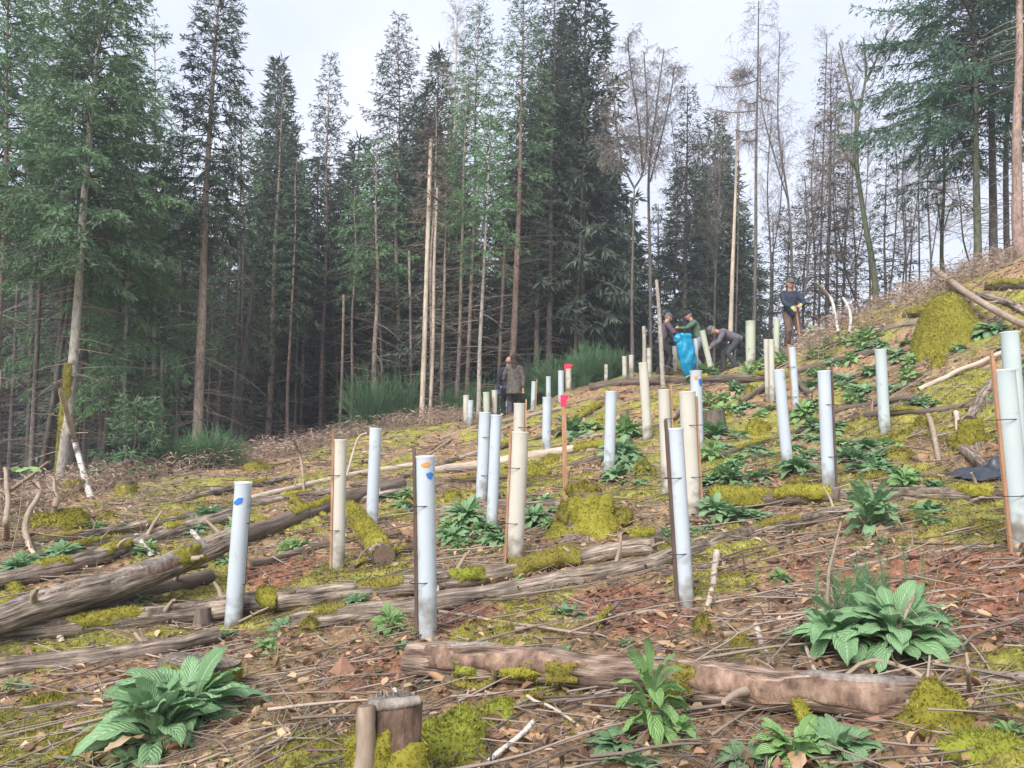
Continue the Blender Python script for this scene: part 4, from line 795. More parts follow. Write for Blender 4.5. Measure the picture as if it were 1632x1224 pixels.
sr_, SP_, SR_, SU_, SW_ = stump(632, 1250, 3.05, 84, 158, 'cut foreground stump with mossy front and grey weathered top', [(.0,.9,1.2,3.4,.045),(.0,.75,1.6,4.6,.06)], bark='plate_red', seed=406, flare=1.3, topm='plate_grey', mossm='moss')
tp = SP_[-1]; rg = np.random.default_rng(77); mb = MB(); A = tp+np.stack([rg.uniform(-.12, .12, 40), rg.uniform(-.1, .1, 40), np.full(40, -.03)], -1); A = A[np.hypot(A[:, 0]-tp[0], A[:, 1]-tp[1]) < SR_[-1]*.92]
mb.prisms(A, A+rg.normal(0, .01, A.shape)+np.stack([0*A[:, 0], 0*A[:, 0], rg.uniform(.035, .06, len(A))], -1), rg.uniform(.006, .016, len(A)), .002, 5, .5); part('splinters', mb, MT['log'], sr_)
mb = MB(); mb.tube([tp+[-.08, -.08, .005], tp+[.0, -.095, .012], tp+[.11, -.07, .02]], [.018, .022, .016], 14, True, .22, 0, 1, .5, 12, 24); single('bark_chunk', 'grey brown chunk of bark lying on the rim of the foreground stump', 'bark', mb, [MT['plate_grey'], MT['endgrain']], tp)
p = onground(592, 3.0); mb = MB(); mb.box(p+np.array([0, -.02, .16]), (.062, .045, .58), np.array(Matrix.Rotation(.02, 3, 'Y')))
me = MB(); me.tube([p+np.array([-.0, -.03, -.15]), p+np.array([0, -.03, .1]), p+np.array([.005, -.03, .30]), p+np.array([.0, -.02, .42])], [.05, .043, .036, .03], 16, True, .3, 0, 1, .5, 9, 30)
single('broken_post', 'upright pale grey post of split wood at the left side of the foreground stump', 'post', me, [MT['stick'], MT['endgrain']], p)
stump(1545, 690, 8.2, 34, 44, 'grey splintered stump between two birch sticks on the right', [(.3,1.,1,5,.03)], bark='log', seed=407)
stump(1140, 690, None, 34, 36, 'dark brown stump in the greens left of the leaning tube', bark='log_dark', seed=409)
stump(120, 800, 12.3, 30, 26, 'brown old stump half hidden in bracken at the left forest edge', [(.2,1,0,6.28,.04)], seed=410)
stump(322, 1000, None, 24, 30, 'small broken stump under the far end of the thickest left log', seed=411)
stump(205, 795, 11.8, 26, 24, 'small pale topped stump beside yellow moss in the bracken', [(.0,.9,0,6.28,.04)], seed=412)

# ---------------------------------------------------------------- leafy plants
def leaf(mb, base, az, L, W, up, droop, rng, twist=0., fold=.25, wav=.06, r=.5, m=0):
    nu, nv = 11, 7; s = np.linspace(0, 1, nu); t = np.linspace(-1, 1, nv)
    S, T_ = np.meshgrid(s, t, indexing='ij')
    wid = W*.5*np.power(np.clip(np.sin(math.pi*np.power(np.clip(.04+.96*S, 0, 1), 1.15)), .03, 1), .75)*np.where(S < .22, .25+.75*S/.22, 1)
    ang = up-droop*S*1.0; rad = np.cumsum(np.concatenate([[0], np.cos(ang[:-1, 0])]))*L/(nu-1); z = np.cumsum(np.concatenate([[0], np.sin(ang[:-1, 0])]))*L/(nu-1)
    ru = wav*L*(np.sin(S*17+T_*2+r*30)+.6*np.sin(S*41+T_*5+r*90))*np.abs(T_)*(S > .1)
    lx = rad[:, None]+0*T_; ly = T_*wid; lz = z[:, None]+np.abs(T_)*wid*fold*2*(1-S*.4)+ru*.5-wid*.25*(np.abs(T_) > .9)
    ct, st = math.cos(twist), math.sin(twist); ly, lz = ly*ct-(lz-z[:, None])*st, z[:, None]+ly*st+(lz-z[:, None])*ct
    ca, sa = math.cos(az), math.sin(az)
    V = np.stack([lx*ca-ly*sa, lx*sa+ly*ca, lz], -1).reshape(-1, 3)+np.asarray(base)
    i = np.arange(nu-1)[:, None]*nv; j = np.arange(nv-1)
    mb.add(V, np.stack([i+j, i+nv+j, i+nv+j+1, i+j+1], -1).reshape(-1, 4), np.stack([S, T_, 0*S+r*7], -1).reshape(-1, 3), r, m)
def rosette(seed, n=26, L=.24, W=.105, tall=.0, m_='fox'):
    rng = np.random.default_rng(seed); mb = MB()
    for k in range(n):
        f = k/n; az = k*2.4+rng.normal(0, .25); up = .25+.95*f+rng.normal(0, .14); dr = rng.uniform(1.0, 2.0)*(1-.3*f)
        leaf(mb, (math.cos(az)*.02, math.sin(az)*.02, .01+tall*f+.03*f), az, L*rng.uniform(.75, 1.2)*(1-.35*f), W*rng.uniform(.8, 1.15)*(1-.25*f), up, dr, rng, rng.normal(0, .3), rng.uniform(.12, .3), .05, rng.uniform(.1, 1.), 1 if (f < .35 and rng.uniform() < .16) else 0)
    return mb.mesh('leafy_plant', [MT[m_], MT['litter']])
RO = [rosette(1, 38, .22, .085), rosette(2, 30, .18, .075), rosette(3, 44, .24, .085, .08), rosette(4, 24, .16, .07, 0, 'fox_b'), rosette(5, 30, .19, .066, .1, 'fox_b'), rosette(6, 18, .14, .065)]
def plant(x, y, wpx, lab, v=0, group=None, Y=None, sz=1., rot=None, i=[0]):
    p = hit(x, y) if Y is None else onground(x, Y); i[0] += 1
    s = wpx/F*p[1]/.36; o = link('leafy_plant', RO[v], None, p); o.scale = (s, s, s*sz); N = gnormal(np.array([p[0]]), np.array([p[1]]))[0]
    o.rotation_euler = (-N[1]*.6, N[0]*.6, (i[0]*2.1) % 6.28 if rot is None else rot); o['label'] = lab; o['category'] = 'plant'
    o['group'] = group or 'large leafy plants in the foreground'; return o
FP = [
 (300,1150,200,'large drooping green leafy rosette spilling over the flat stump at the lower left',0,1.2),(245,1195,165,'lower left part plant with long leaves reaching the bottom edge',2,1.0),(215,1222,100,'leafy plant cut by the bottom edge at the lower left',1,.9),(335,1120,90,'small leafy rosette rising against the mossy stump side',1,1.5),
 (1350,1035,170,'broad leaved green plant behind the foreground log',0,1.1),(1430,1040,155,'right half plant of the broad leaved clump with arching outer leaf',2,1.0),(1300,1025,80,'darker leafy plant at the left of the broad leaved clump',1,1.),
 (1040,1172,140,'upright fresh leaved plant below the foreground log',4,1.6),(1080,1180,110,'leafy plant right beside the upright fresh leaved one',3,1.2),(985,1195,90,'leafy plant at the bottom centre right',0,.8),
 (1270,1212,180,'wide leafy plant along the bottom edge under the log',3,1.0),(1340,1205,110,'leafy plant touching the bottom edge right of the mossy branch',0,1.1),(1185,1222,100,'leafy plant in the bottom edge left of the mossy branch',1,.9),(1010,1228,110,'leafy plant cut by the bottom edge in the middle',1,.8),
 (1612,1180,80,'leafy plant at the right bottom edge',3,1.3),(620,1010,75,'green leafy plant left of the painted tube foot',4,.9),(645,1040,50,'thin leaved plant beside the foreground log end',1,1.),(425,1035,70,'leafy sprig near the foot of the leftmost tube',3,.8),
 (360,1015,50,'dark flat leaf plant on the flat stump edge',1,.6),(905,985,70,'leafy plant on the soil behind the foreground log',1,.8),(900,1045,60,'large leaf flopped over the foreground log',5,.8),(1385,850,80,'bushy plant on the dug soil edge',2,1.6),
 (1375,815,55,'upper leaves of the bushy plant by the dug soil',4,1.5),(1410,865,45,'small low plant right of the bushy plant',5,.8),(175,970,60,'bright leaves in the gap under the thickest log',4,.5),(225,962,50,'small bright plant right under the thickest log',4,.5),(760,1032,40,'tiny leaf sprig behind the foreground log',5,.5),
 (1000,1028,60,'small plant behind the foreground log middle',5,.7),(1090,1115,60,'little plant tucked below the foreground log',1,.7),(1560,1105,36,'round leaf on the big moss mound',5,.6),
]
for q in FP: plant(q[0], q[1], q[2], q[3], q[4], None, None, q[5])
MP = [
 ('green rosettes around the bluish pair of tubes', [(640,810),(655,795),(620,800),(725,860),(750,855),(775,850),(745,835),(790,868),(710,850),(730,882),(630,830)]),
 ('green rosettes right of the thick cream tube', [(865,825),(885,835),(870,805),(960,835),(850,830),(915,850)]),
 ('green rosettes around the bluish tube with the pale pole', [(985,765),(1000,750),(990,735),(1015,775),(925,700),(940,690),(905,695),(1000,700)]),
 ('green rosettes between the whitish tube and the leaning tube', [(1140,700),(1155,715),(1135,735),(1170,750),(1190,740),(1160,770),(1185,780),(1200,720),(1175,700),(1150,820),(1175,830),(1140,830),(1210,770),(1130,770),(1200,825)]),
 ('green rosettes between the leaning tube and the straight tube', [(1275,700),(1265,720),(1285,735),(1270,755),(1290,690),(1335,690),(1340,710),(1280,670),(1295,650)]),
 ('green rosettes around the pale green white tube', [(1360,755),(1385,745),(1370,735),(1400,730),(1350,740),(1395,755),(1430,765),(1455,770),(1480,775),(1440,780),(1410,720),(1380,720)]),
 ('green rosettes high on the right slope', [(1300,545),(1320,555),(1340,550),(1365,545),(1380,560),(1300,575),(1330,580),(1355,575),(1425,565),(1435,580),(1310,600),(1345,605),(1385,545),(1440,550),(1420,620),(1450,610),(1390,600),(1330,625),(1360,640),(1375,625),(1300,620)]),
 ('green rosettes near the boulder and right edge', [(1580,530),(1560,540),(1600,560),(1530,560),(1590,640),(1615,700),(1620,600),(1470,640),(1490,650),(1455,650),(1500,560)]),
 ('green rosettes among the left fallen poles', [(60,900),(85,905),(200,840),(235,880),(100,890),(240,930),(150,855),(310,850),(380,845),(330,830),(480,880),(30,915),(360,900)]),
 ('green rosettes on the upper slope right of the workers', [(1150,640),(1130,650),(1170,625),(1180,650),(1120,610),(1210,590),(1230,655),(1190,605),(1160,585),(1240,585),(1165,660),(1140,670)]),
 ('green rosettes among the foreground twigs', [(560,960),(600,930),(1480,820),(1560,840),(1500,835),(1290,800),(1240,930),(1500,1000),(1110,850),(1090,855),(820,950),(40,1100),(450,1000)]),
]
rp = random.Random(5)
for g, L in MP:
    for (x, y) in L:
        plant(x+rp.uniform(-5, 5), y+rp.uniform(-3, 3), rp.uniform(38, 66)*(1.0 if y > 660 else .85), 'low leafy plant, one of the '+g, rp.choice([0,1,2,3,4,5]), g, None, rp.uniform(.7, 1.1))
        if rp.random() < .85: plant(x+rp.uniform(-26, 26), y+rp.uniform(-10, 12), rp.uniform(26, 50)*(1.0 if y > 660 else .72), 'low leafy plant, one of the '+g, rp.choice([0,1,2,3,4,5]), g, None, rp.uniform(.6, 1.1))
# horsetail like green stems right of the bushy plant
mb = MB(); rg = np.random.default_rng(3)
for q in range(40):
    p = hit(1380+rg.normal(0, 34), 985+rg.normal(0, 12)); h = rg.uniform(.15, .36); e = p+np.array([rg.normal(0, .05), 0, h]); mb.prisms([p], [e], .004, .002, 4, rg.uniform(0, 1))
    z = np.linspace(.1, 1, 16); A = p+np.outer(z, e-p); A = np.repeat(A, 5, 0); mb.prisms(A, A+rg.normal(0, .025, A.shape)+[0, 0, .02], .0012, .0006, 3, rg.uniform(0, 1, len(A)))
single('green_stem_tuft', 'feathery tuft of thin green stems above the broad leaved clump', 'plant', mb, MT['broom'], hit(1380, 985))
# dry upright bramble by the dug soil
for k, (x, y, h, lab) in enumerate([(1318,990,.55,'dry brown bramble stem standing on the left of the dug soil'),(1428,1060,.32,'short dry brown stem in the broad leaved clump')]):
    p = hit(x, y); mb = MB(); mb.tube([p, p+np.array([.02, 0, h*.5]), p+np.array([.1, 0, h])], [.012, .01, .006], 7, True, .2); A = p+np.outer(rg.uniform(.1, 1, 50), [.07, 0, h]); mb.prisms(A, A+rg.normal(0, .035, A.shape), .0016, .0008, 3, rg.uniform(0, 1, 50))
    single('dry_stem', lab, 'dead plant', mb, MT['stick'], p)
# bright leaves on a twig at the left edge
p = onground(30, 7.5); root = thing('leafy_sapling', 'twig with two bright pale green leaves at the left edge', 'sapling', p); c = at(38, 752, 7.5); mb = MB(); mb.tube([p, (p+c)/2+[.03, 0, 0], c], [.008, .006, .004], 6); part('stem', mb, MT['stick'], root)
for az, L in ((.2, .17), (2.9, .15), (-1.2, .13), (1.4, .12)):
    mb = MB(); leaf(mb, c+np.array([0, 0, .02]), az, L, .12, .4, 1.2, rg, .3, .1, .05, .9); part('leaf', mb, MT['fox_b'], root)
# grey dead branch bundle at the left edge
for k, (pt, lab) in enumerate([([(8,860,0),(12,800,.3),(8,745,.6)],'rough dead upright branch at the left edge, nearest the frame'),([(48,880,0),(40,830,.2),(62,785,.45),(60,770,.5)],'crooked dead branch in the bracken at the left edge'),([(85,830,0),(90,795,.25),(88,770,.4)],'short dead stem left of the leaning birch')]):
    log('dead_branch', pt, 5, 3, 'stick', lab, 'branch', 'dead branches at the left edge', n=8, lift=.6, seed=150+k, wob=.02, stubs=3)
# dark plastic sheet
p = hit(1570, 768); mb = MB(); X_, Y_ = np.meshgrid(np.linspace(-1, 1, 40), np.linspace(-1, 1, 24), indexing='ij')
wx, wy = .34, .2; x = p[0]+.18+X_*wx; y = p[1]+.1+Y_*wy; e = np.clip(1.1-np.maximum(np.abs(X_), np.abs(Y_)), 0, 1)
z = G(x, y)+.02+.11*e**.5*(1+.9*fbm(X_*2.5, Y_*2.5, 0, 3, 88)); V = np.stack([x+.03*fbm(Y_*3, X_*2, 0, 2, 2), y, z], -1).reshape(-1, 3); i = np.arange(39)[:, None]*24; j = np.arange(23)
mb.add(V, np.stack([i+j, i+24+j, i+25+j, i+j+1], -1).reshape(-1, 4)); MT['sheet'] = plain('dark_sheet', (.03, .035, .05), .4, .5); MT['sheet_d'] = MT['sheet']
single('plastic_sheet', 'crumpled dark blue grey plastic sheet on the ground behind the biggest tube', 'sheet', mb, MT['sheet'], p)
# ---------------------------------------------------------------- trees
def trunk_path(xb, xt, ytop, Y):
    b = onground(xb, Y); b[2] -= .1; t = at(xt, ytop, Y); return b, t
def spruce_geo(mb, mbd, b, t, r0, cbz, R, rng, dens=1., droop=.4, sz=1., nmat=0, shape=.85, one_side=0., sparse=0.):
    """needle sprays (mb) and bare dead twigs (mbd) on a stem from b to t; cbz = world height of crown base"""
    H = t[2]-b[2]; ax = (t-b)/H     # per metre of height
    lo = max(.02*H, cbz-b[2]); hs = []; h = lo
    while h < H-.1: hs.append(h); h += .30/dens**.4*rng.uniform(.7, 1.3)*(1.15-.5*(h-lo)/(H-lo))
    nb = []
    for h in hs:
        tt = (h-lo)/(H-lo); k = 6 if tt < .8 else 5; a0 = rng.uniform(0, 6.28)
        for q in range(k):
            if rng.uniform() < sparse: continue
            L = R*((1-tt)**shape)*min(1, .6+tt*4)*rng.uniform(.55, 1.12)+.12
            a = a0+q*6.283/k+rng.normal(0, .25)
            if one_side: L *= 1-.45*math.cos(a)*one_side
            nb.append((h, a, L, tt))
    if not nb: return
    h, a, L, tt = np.array(nb).T; n = len(h)
    a1 = -.05+.75*tt+rng.normal(0, .08, n); a2 = droop*(1-tt)**.7+.08; tip = .18
    def pos(i, s):
        rad = L[i]*s*(1-.08*s); z = h[i]+L[i]*(a1[i]*s-a2[i]*s*s+tip*s**3)
        B = b[None]+ax[None]*h[i][:, None]; return B+np.stack([np.cos(a[i])*rad, np.sin(a[i])*rad, z-h[i]], -1)
    ii = np.arange(n)
    K = 4
    for q in range(K):
        s0, s1 = q/K, (q+1)/K; mb.prisms(pos(ii, np.full(n, s0)), pos(ii, np.full(n, s1)), (.008+.009*L)*(1-s0*.85), (.008+.009*L)*(1-s1*.85), 3, .3, 1)
    m = np.maximum(3, (L*11*dens).astype(int)); bi = np.repeat(ii, m); M = len(bi)
    s = rng.uniform(.12, 1, M)**.8; sg = rng.choice([-1, 1], M)
    p0 = pos(bi, s); dirr = pos(bi, np.minimum(s+.05, 1.05))-pos(bi, s-.03); dirr /= np.linalg.norm(dirr, axis=1)[:, None]
    tg = np.stack([-np.sin(a[bi]), np.cos(a[bi]), 0*s], -1)*sg[:, None]
    l2 = np.clip((.10+.34*L[bi]*(1-s)**.7), .1, .75)*rng.uniform(.6, 1.2, M)
    hang = rng.uniform(.1, .75, M)*(1-.5*tt[bi])
    d2 = dirr*.75+tg*.8; d2[:, 2] -= hang; d2 /= np.linalg.norm(d2, axis=1)[:, None]
    kq = np.maximum(3, np.ceil(l2/(.041*sz)*dens**.3).astype(int)); ti = np.repeat(np.arange(M), kq); Q = len(ti)
    u = rng.uniform(0, 1, Q); p = p0[ti]+d2[ti]*(l2[ti]*u)[:, None]; p[:, 2] -= .25*l2[ti]*u*u
    dd = d2[ti]*.8+rng.normal(0, .42, (Q, 3)); dd[:, 2] -= .15; dd /= np.linalg.norm(dd, axis=1)[:, None]
    rv = np.clip(.25+.5*s[ti]+rng.normal(0, .16, Q)+.15*tt[bi][ti], 0, 1)
    mb.diamonds(p, dd, rng.uniform(.09, .20, Q)*sz, rng.uniform(.022, .038, Q)*sz, rv, 0, rng)
def dead_twigs(mb, b, t, z0, z1, n, rng, ln=1.2, r=.008, m=1):
    H = t[2]-b[2]; ax = (t-b)/H; h = rng.uniform(z0-b[2], z1-b[2], n); a = rng.uniform(0, 6.28, n); L = ln*rng.uniform(.25, 1.1, n)
    P = b[None]+ax[None]*h[:, None]; rv = rng.uniform(.2, 1, n)
    dv = np.stack([np.cos(a), np.sin(a), rng.uniform(-.35, .25, n)], -1); sag = rng.uniform(.05, .3, n)
    pr = P
    for q in range(3):
        s = (q+1)/3; e = P+dv*(L*s)[:, None]-np.stack([0*L, 0*L, sag*L*s*s], -1); mb.prisms(pr, e, r*(1.05-q/3), r*(1.05-s)+.001, 3, rv, m)
        w = rng.normal(0, 1, (n, 3)); w[:, 2] = -np.abs(w[:, 2])*.4; w = w*.5+dv*.6; mb.prisms(e, e+w*(L*.32)[:, None], r*.4, .001, 3, rv, m)
        pr = e
def spruce(xb, xt, ytop, Y, wpx, cby, hpx, lab, nm='needle', bark='bark', dens=1., droop=.4, seed=0, twigs=50, shape=.75, side=0., cat='spruce', sparse=0., group='spruces standing along the edge of the clearing', sz=1.):
    rng = np.random.default_rng(500+seed); b, t = trunk_path(xb, xt, ytop, Y); r0 = wpx/F*Y/2; H = t[2]-b[2]
    root = thing('spruce_tree', lab, cat, b+np.array([0, 0, .1]), group)
    k = 14; s = np.linspace(0, 1, k); P = b+np.outer(s, t-b); P[1:-1, 0] += vn(s[1:-1]*4, seed*3.3, 0, seed)*.07; P[1:-1, 1] += vn(s[1:-1]*4, seed*3.3+50, 0, seed)*.07
    R = r0*.88*(1-s)**.9+.008; R[0] *= 1.25
    mb = MB(); mb.tube(P, R, 12, True, .07, 0, None, .5, seed, 40); tk = mb
    cbz = at(xb, cby, Y)[2]; Rw = hpx/F*Y*1.4
    mb = MB(); spruce_geo(mb, None, b, t, r0, cbz, Rw, rng, dens, droop, sz*(.62+Y*.012), 0, shape, side, sparse); part('crown', mb, [MT[nm], MT['bark_dark']], root)
    if twigs and cbz > b[2]+1:
        dead_twigs(tk, b, t, b[2]+.8, min(cbz+1, t[2]-.3), int(twigs*max(1, (cbz-b[2])/3)), rng, min(1.5, Rw*.9), .006+.0002*Y)
    part('trunk', tk, [MT[bark], MT['twig']], root)
    return root, b, t
SPR = [
 # xb, xt, ytop, Y, w, crown base y, half width, label, needles, bark, density, droop, twigs, kwargs
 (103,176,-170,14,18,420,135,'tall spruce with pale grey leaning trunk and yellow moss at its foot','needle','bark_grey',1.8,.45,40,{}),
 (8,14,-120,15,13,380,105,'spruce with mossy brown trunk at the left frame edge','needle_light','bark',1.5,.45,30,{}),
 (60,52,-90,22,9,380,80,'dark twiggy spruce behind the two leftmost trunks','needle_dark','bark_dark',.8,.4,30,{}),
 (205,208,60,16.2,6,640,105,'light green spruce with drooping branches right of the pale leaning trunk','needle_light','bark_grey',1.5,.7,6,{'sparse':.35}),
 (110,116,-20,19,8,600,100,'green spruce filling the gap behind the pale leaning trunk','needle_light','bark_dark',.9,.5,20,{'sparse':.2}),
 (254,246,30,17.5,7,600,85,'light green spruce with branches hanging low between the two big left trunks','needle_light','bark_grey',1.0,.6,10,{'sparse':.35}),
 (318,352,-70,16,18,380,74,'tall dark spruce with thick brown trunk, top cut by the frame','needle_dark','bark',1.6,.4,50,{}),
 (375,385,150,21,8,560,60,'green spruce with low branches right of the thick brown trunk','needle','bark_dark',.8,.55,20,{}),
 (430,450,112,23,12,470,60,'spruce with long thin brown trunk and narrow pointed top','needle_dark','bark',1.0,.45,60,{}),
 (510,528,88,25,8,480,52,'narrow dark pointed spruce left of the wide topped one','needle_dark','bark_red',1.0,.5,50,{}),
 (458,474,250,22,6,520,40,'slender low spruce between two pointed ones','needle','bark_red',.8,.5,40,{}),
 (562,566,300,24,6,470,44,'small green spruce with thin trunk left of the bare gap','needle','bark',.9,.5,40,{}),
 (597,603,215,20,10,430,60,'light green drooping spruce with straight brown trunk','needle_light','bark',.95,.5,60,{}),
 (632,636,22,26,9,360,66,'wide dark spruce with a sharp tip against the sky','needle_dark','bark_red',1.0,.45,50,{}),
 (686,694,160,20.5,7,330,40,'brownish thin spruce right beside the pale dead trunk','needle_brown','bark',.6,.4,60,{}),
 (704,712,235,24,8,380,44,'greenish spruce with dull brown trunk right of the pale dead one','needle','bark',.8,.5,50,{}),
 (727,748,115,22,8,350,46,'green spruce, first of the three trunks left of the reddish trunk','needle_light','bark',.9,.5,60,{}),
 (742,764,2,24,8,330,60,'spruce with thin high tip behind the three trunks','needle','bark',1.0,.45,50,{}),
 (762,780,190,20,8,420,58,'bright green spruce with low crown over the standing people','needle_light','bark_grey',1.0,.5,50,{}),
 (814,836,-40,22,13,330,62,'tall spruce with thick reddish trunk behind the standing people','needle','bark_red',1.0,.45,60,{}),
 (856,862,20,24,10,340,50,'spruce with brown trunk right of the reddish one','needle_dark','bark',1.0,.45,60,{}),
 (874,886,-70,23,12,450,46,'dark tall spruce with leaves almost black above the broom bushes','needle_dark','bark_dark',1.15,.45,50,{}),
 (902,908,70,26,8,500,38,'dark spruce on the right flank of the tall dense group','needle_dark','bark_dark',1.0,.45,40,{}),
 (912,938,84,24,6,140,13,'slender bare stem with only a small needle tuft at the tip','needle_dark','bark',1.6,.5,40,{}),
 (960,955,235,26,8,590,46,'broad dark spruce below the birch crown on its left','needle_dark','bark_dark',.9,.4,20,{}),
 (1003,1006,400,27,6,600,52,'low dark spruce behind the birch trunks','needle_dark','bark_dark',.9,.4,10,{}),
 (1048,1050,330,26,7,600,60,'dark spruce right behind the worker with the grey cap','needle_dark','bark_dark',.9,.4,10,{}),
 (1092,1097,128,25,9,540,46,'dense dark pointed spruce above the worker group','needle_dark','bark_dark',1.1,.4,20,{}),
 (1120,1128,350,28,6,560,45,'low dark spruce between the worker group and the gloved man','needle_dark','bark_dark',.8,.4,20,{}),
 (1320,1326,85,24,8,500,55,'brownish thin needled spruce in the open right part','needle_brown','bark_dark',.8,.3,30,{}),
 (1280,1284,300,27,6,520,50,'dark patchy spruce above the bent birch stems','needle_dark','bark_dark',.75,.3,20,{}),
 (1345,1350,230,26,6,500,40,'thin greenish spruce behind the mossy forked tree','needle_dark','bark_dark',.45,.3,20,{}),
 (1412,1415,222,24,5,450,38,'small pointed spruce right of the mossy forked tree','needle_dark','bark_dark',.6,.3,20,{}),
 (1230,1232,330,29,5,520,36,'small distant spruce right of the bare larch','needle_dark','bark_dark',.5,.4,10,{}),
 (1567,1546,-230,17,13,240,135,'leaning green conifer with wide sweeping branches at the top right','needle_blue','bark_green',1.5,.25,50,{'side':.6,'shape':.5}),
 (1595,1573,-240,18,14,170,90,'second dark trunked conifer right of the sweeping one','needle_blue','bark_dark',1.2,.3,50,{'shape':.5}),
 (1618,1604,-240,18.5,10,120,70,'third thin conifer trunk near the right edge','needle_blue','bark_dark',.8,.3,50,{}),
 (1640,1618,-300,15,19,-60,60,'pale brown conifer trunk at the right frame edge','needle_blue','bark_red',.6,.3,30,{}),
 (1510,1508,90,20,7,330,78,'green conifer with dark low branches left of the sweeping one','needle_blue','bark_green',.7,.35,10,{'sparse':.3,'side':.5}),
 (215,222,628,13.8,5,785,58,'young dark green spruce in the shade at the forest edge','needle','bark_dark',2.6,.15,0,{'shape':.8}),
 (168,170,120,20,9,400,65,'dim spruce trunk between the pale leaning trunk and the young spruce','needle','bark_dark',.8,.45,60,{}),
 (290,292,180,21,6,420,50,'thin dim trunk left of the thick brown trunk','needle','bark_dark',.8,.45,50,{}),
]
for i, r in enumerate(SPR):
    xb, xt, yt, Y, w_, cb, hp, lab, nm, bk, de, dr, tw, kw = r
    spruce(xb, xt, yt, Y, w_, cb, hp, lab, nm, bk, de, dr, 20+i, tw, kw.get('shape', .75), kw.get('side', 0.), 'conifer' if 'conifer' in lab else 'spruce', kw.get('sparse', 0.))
t1 = [o for o in bpy.data.objects if o.get('label', '').startswith('tall spruce with pale grey leaning')][0]; b_, t_ = trunk_path(103, 176, -170, 14); f_ = np.linspace(0, .22, 40); P_ = b_+np.outer(f_, t_-b_)
R_ = np.full(40, 18/F*14/2*.95); U_ = np.tile([-1., 0, 0], (40, 1)); W_ = np.tile([0, 1., 0], (40, 1)); L_ = np.linalg.norm(P_-P_[0], axis=1); mb = MB(); moss_on(mb, P_, R_, U_, W_, L_, .0, .95, 1.2, 5.1, .02, 61, 14); part('moss', mb, MT['moss_olive'], t1)
# moss on the leaning trunk's foot and hanging sprays over the left gap
def px_path(pts, Y):
    P = [at(x, y, Y) for x, y in pts]; return np.array(P)
def grow(mb, P, r0, r1, rng, zmin, L1, n1, n2=7, n3=5, up=.5, droop=0., fine=.004, lv3=True, rrange=(.1, 1), bias=None):
    """side branches, twigs and fine twigs along a stem P"""
    t = np.linspace(0, len(P)-1, 60); Q = smooth_path(P, t) if len(P) > 2 else np.array([P[0]+(P[-1]-P[0])*k/59 for k in range(60)])
    ok = np.nonzero(Q[:, 2] > zmin)[0]
    if len(ok) < 3: return
    i = ok[(rng.uniform(0, 1, n1)**.9*(len(ok)-1)).astype(int)]; f = (i-ok[0])/max(1, (ok[-1]-ok[0]))
    A = Q[i]; T = np.gradient(Q, axis=0)[i]; T /= np.linalg.norm(T, axis=1)[:, None]
    a = rng.uniform(0, 6.28, n1); out = np.stack([np.cos(a), np.sin(a), 0*a], -1); D = T*up+out*1.0; D[:, 2] += rng.normal(0, .15, n1); D /= np.linalg.norm(D, axis=1)[:, None]
    L = 1.55*L1*(1-.55*f)*rng.uniform(.45, 1.1, n1); rr = (r0+(r1-r0)*i/59)*.38; rr = np.minimum(rr*.8, .022)
    segs = []
    def chain(A, D, L, r, k, dr, col):
        pts = [A]; cur = A; d = D.copy()
        for q in range(k):
            d = d+rng.normal(0, .16, d.shape); d[:, 2] += .10-dr*(q+1)/k; d /= np.linalg.norm(d, axis=1)[:, None]
            nx = cur+d*(L/k)[:, None]; mb.prisms(cur, nx, r*(1-.8*q/k), r*(1-.8*(q+1)/k), 3, col); pts.append(nx); cur = nx
        return pts, d
    c1 = rng.uniform(0, .7, n1); pts, _ = chain(A, D, L, rr, 5, droop*.4, c1)
    def kids(pts, L, r, n, lf, dr, c0):
        k = len(pts)-1; m = len(pts[0]); j = np.repeat(np.arange(m), n); s = rng.uniform(.25, 1, m*n)*k; q = np.minimum(s.astype(int), k-1); fr = (s-q)[:, None]
        PP = np.stack(pts); A = PP[q, j]*(1-fr)+PP[q+1, j]*fr; d = PP[q+1, j]-PP[q, j]; d /= np.linalg.norm(d, axis=1)[:, None]+1e-9
        d = d*.7+rng.normal(0, .55, d.shape); d[:, 2] += .15-dr*.6; d /= np.linalg.norm(d, axis=1)[:, None]
        LL = L[j]*lf*rng.uniform(.4, 1.1, m*n); return A, d, LL, np.maximum(r[j]*.45, fine*.6), np.clip(c0[j]+rng.normal(0, .15, m*n), 0, 1)
    A, d, LL, r2, c2 = kids(pts, L, rr, n2, .42, droop, c1); pts2, _ = chain(A, d, LL, r2, 3, droop, c2)
    if lv3:
        A, d, LL, r3, c3 = kids(pts2, LL, r2, n3, .5, droop*1.5, np.clip(c2+.25, 0, 1)); chain(A, d, LL, np.full(len(A), fine*.9), 2, droop*1.6, c3)
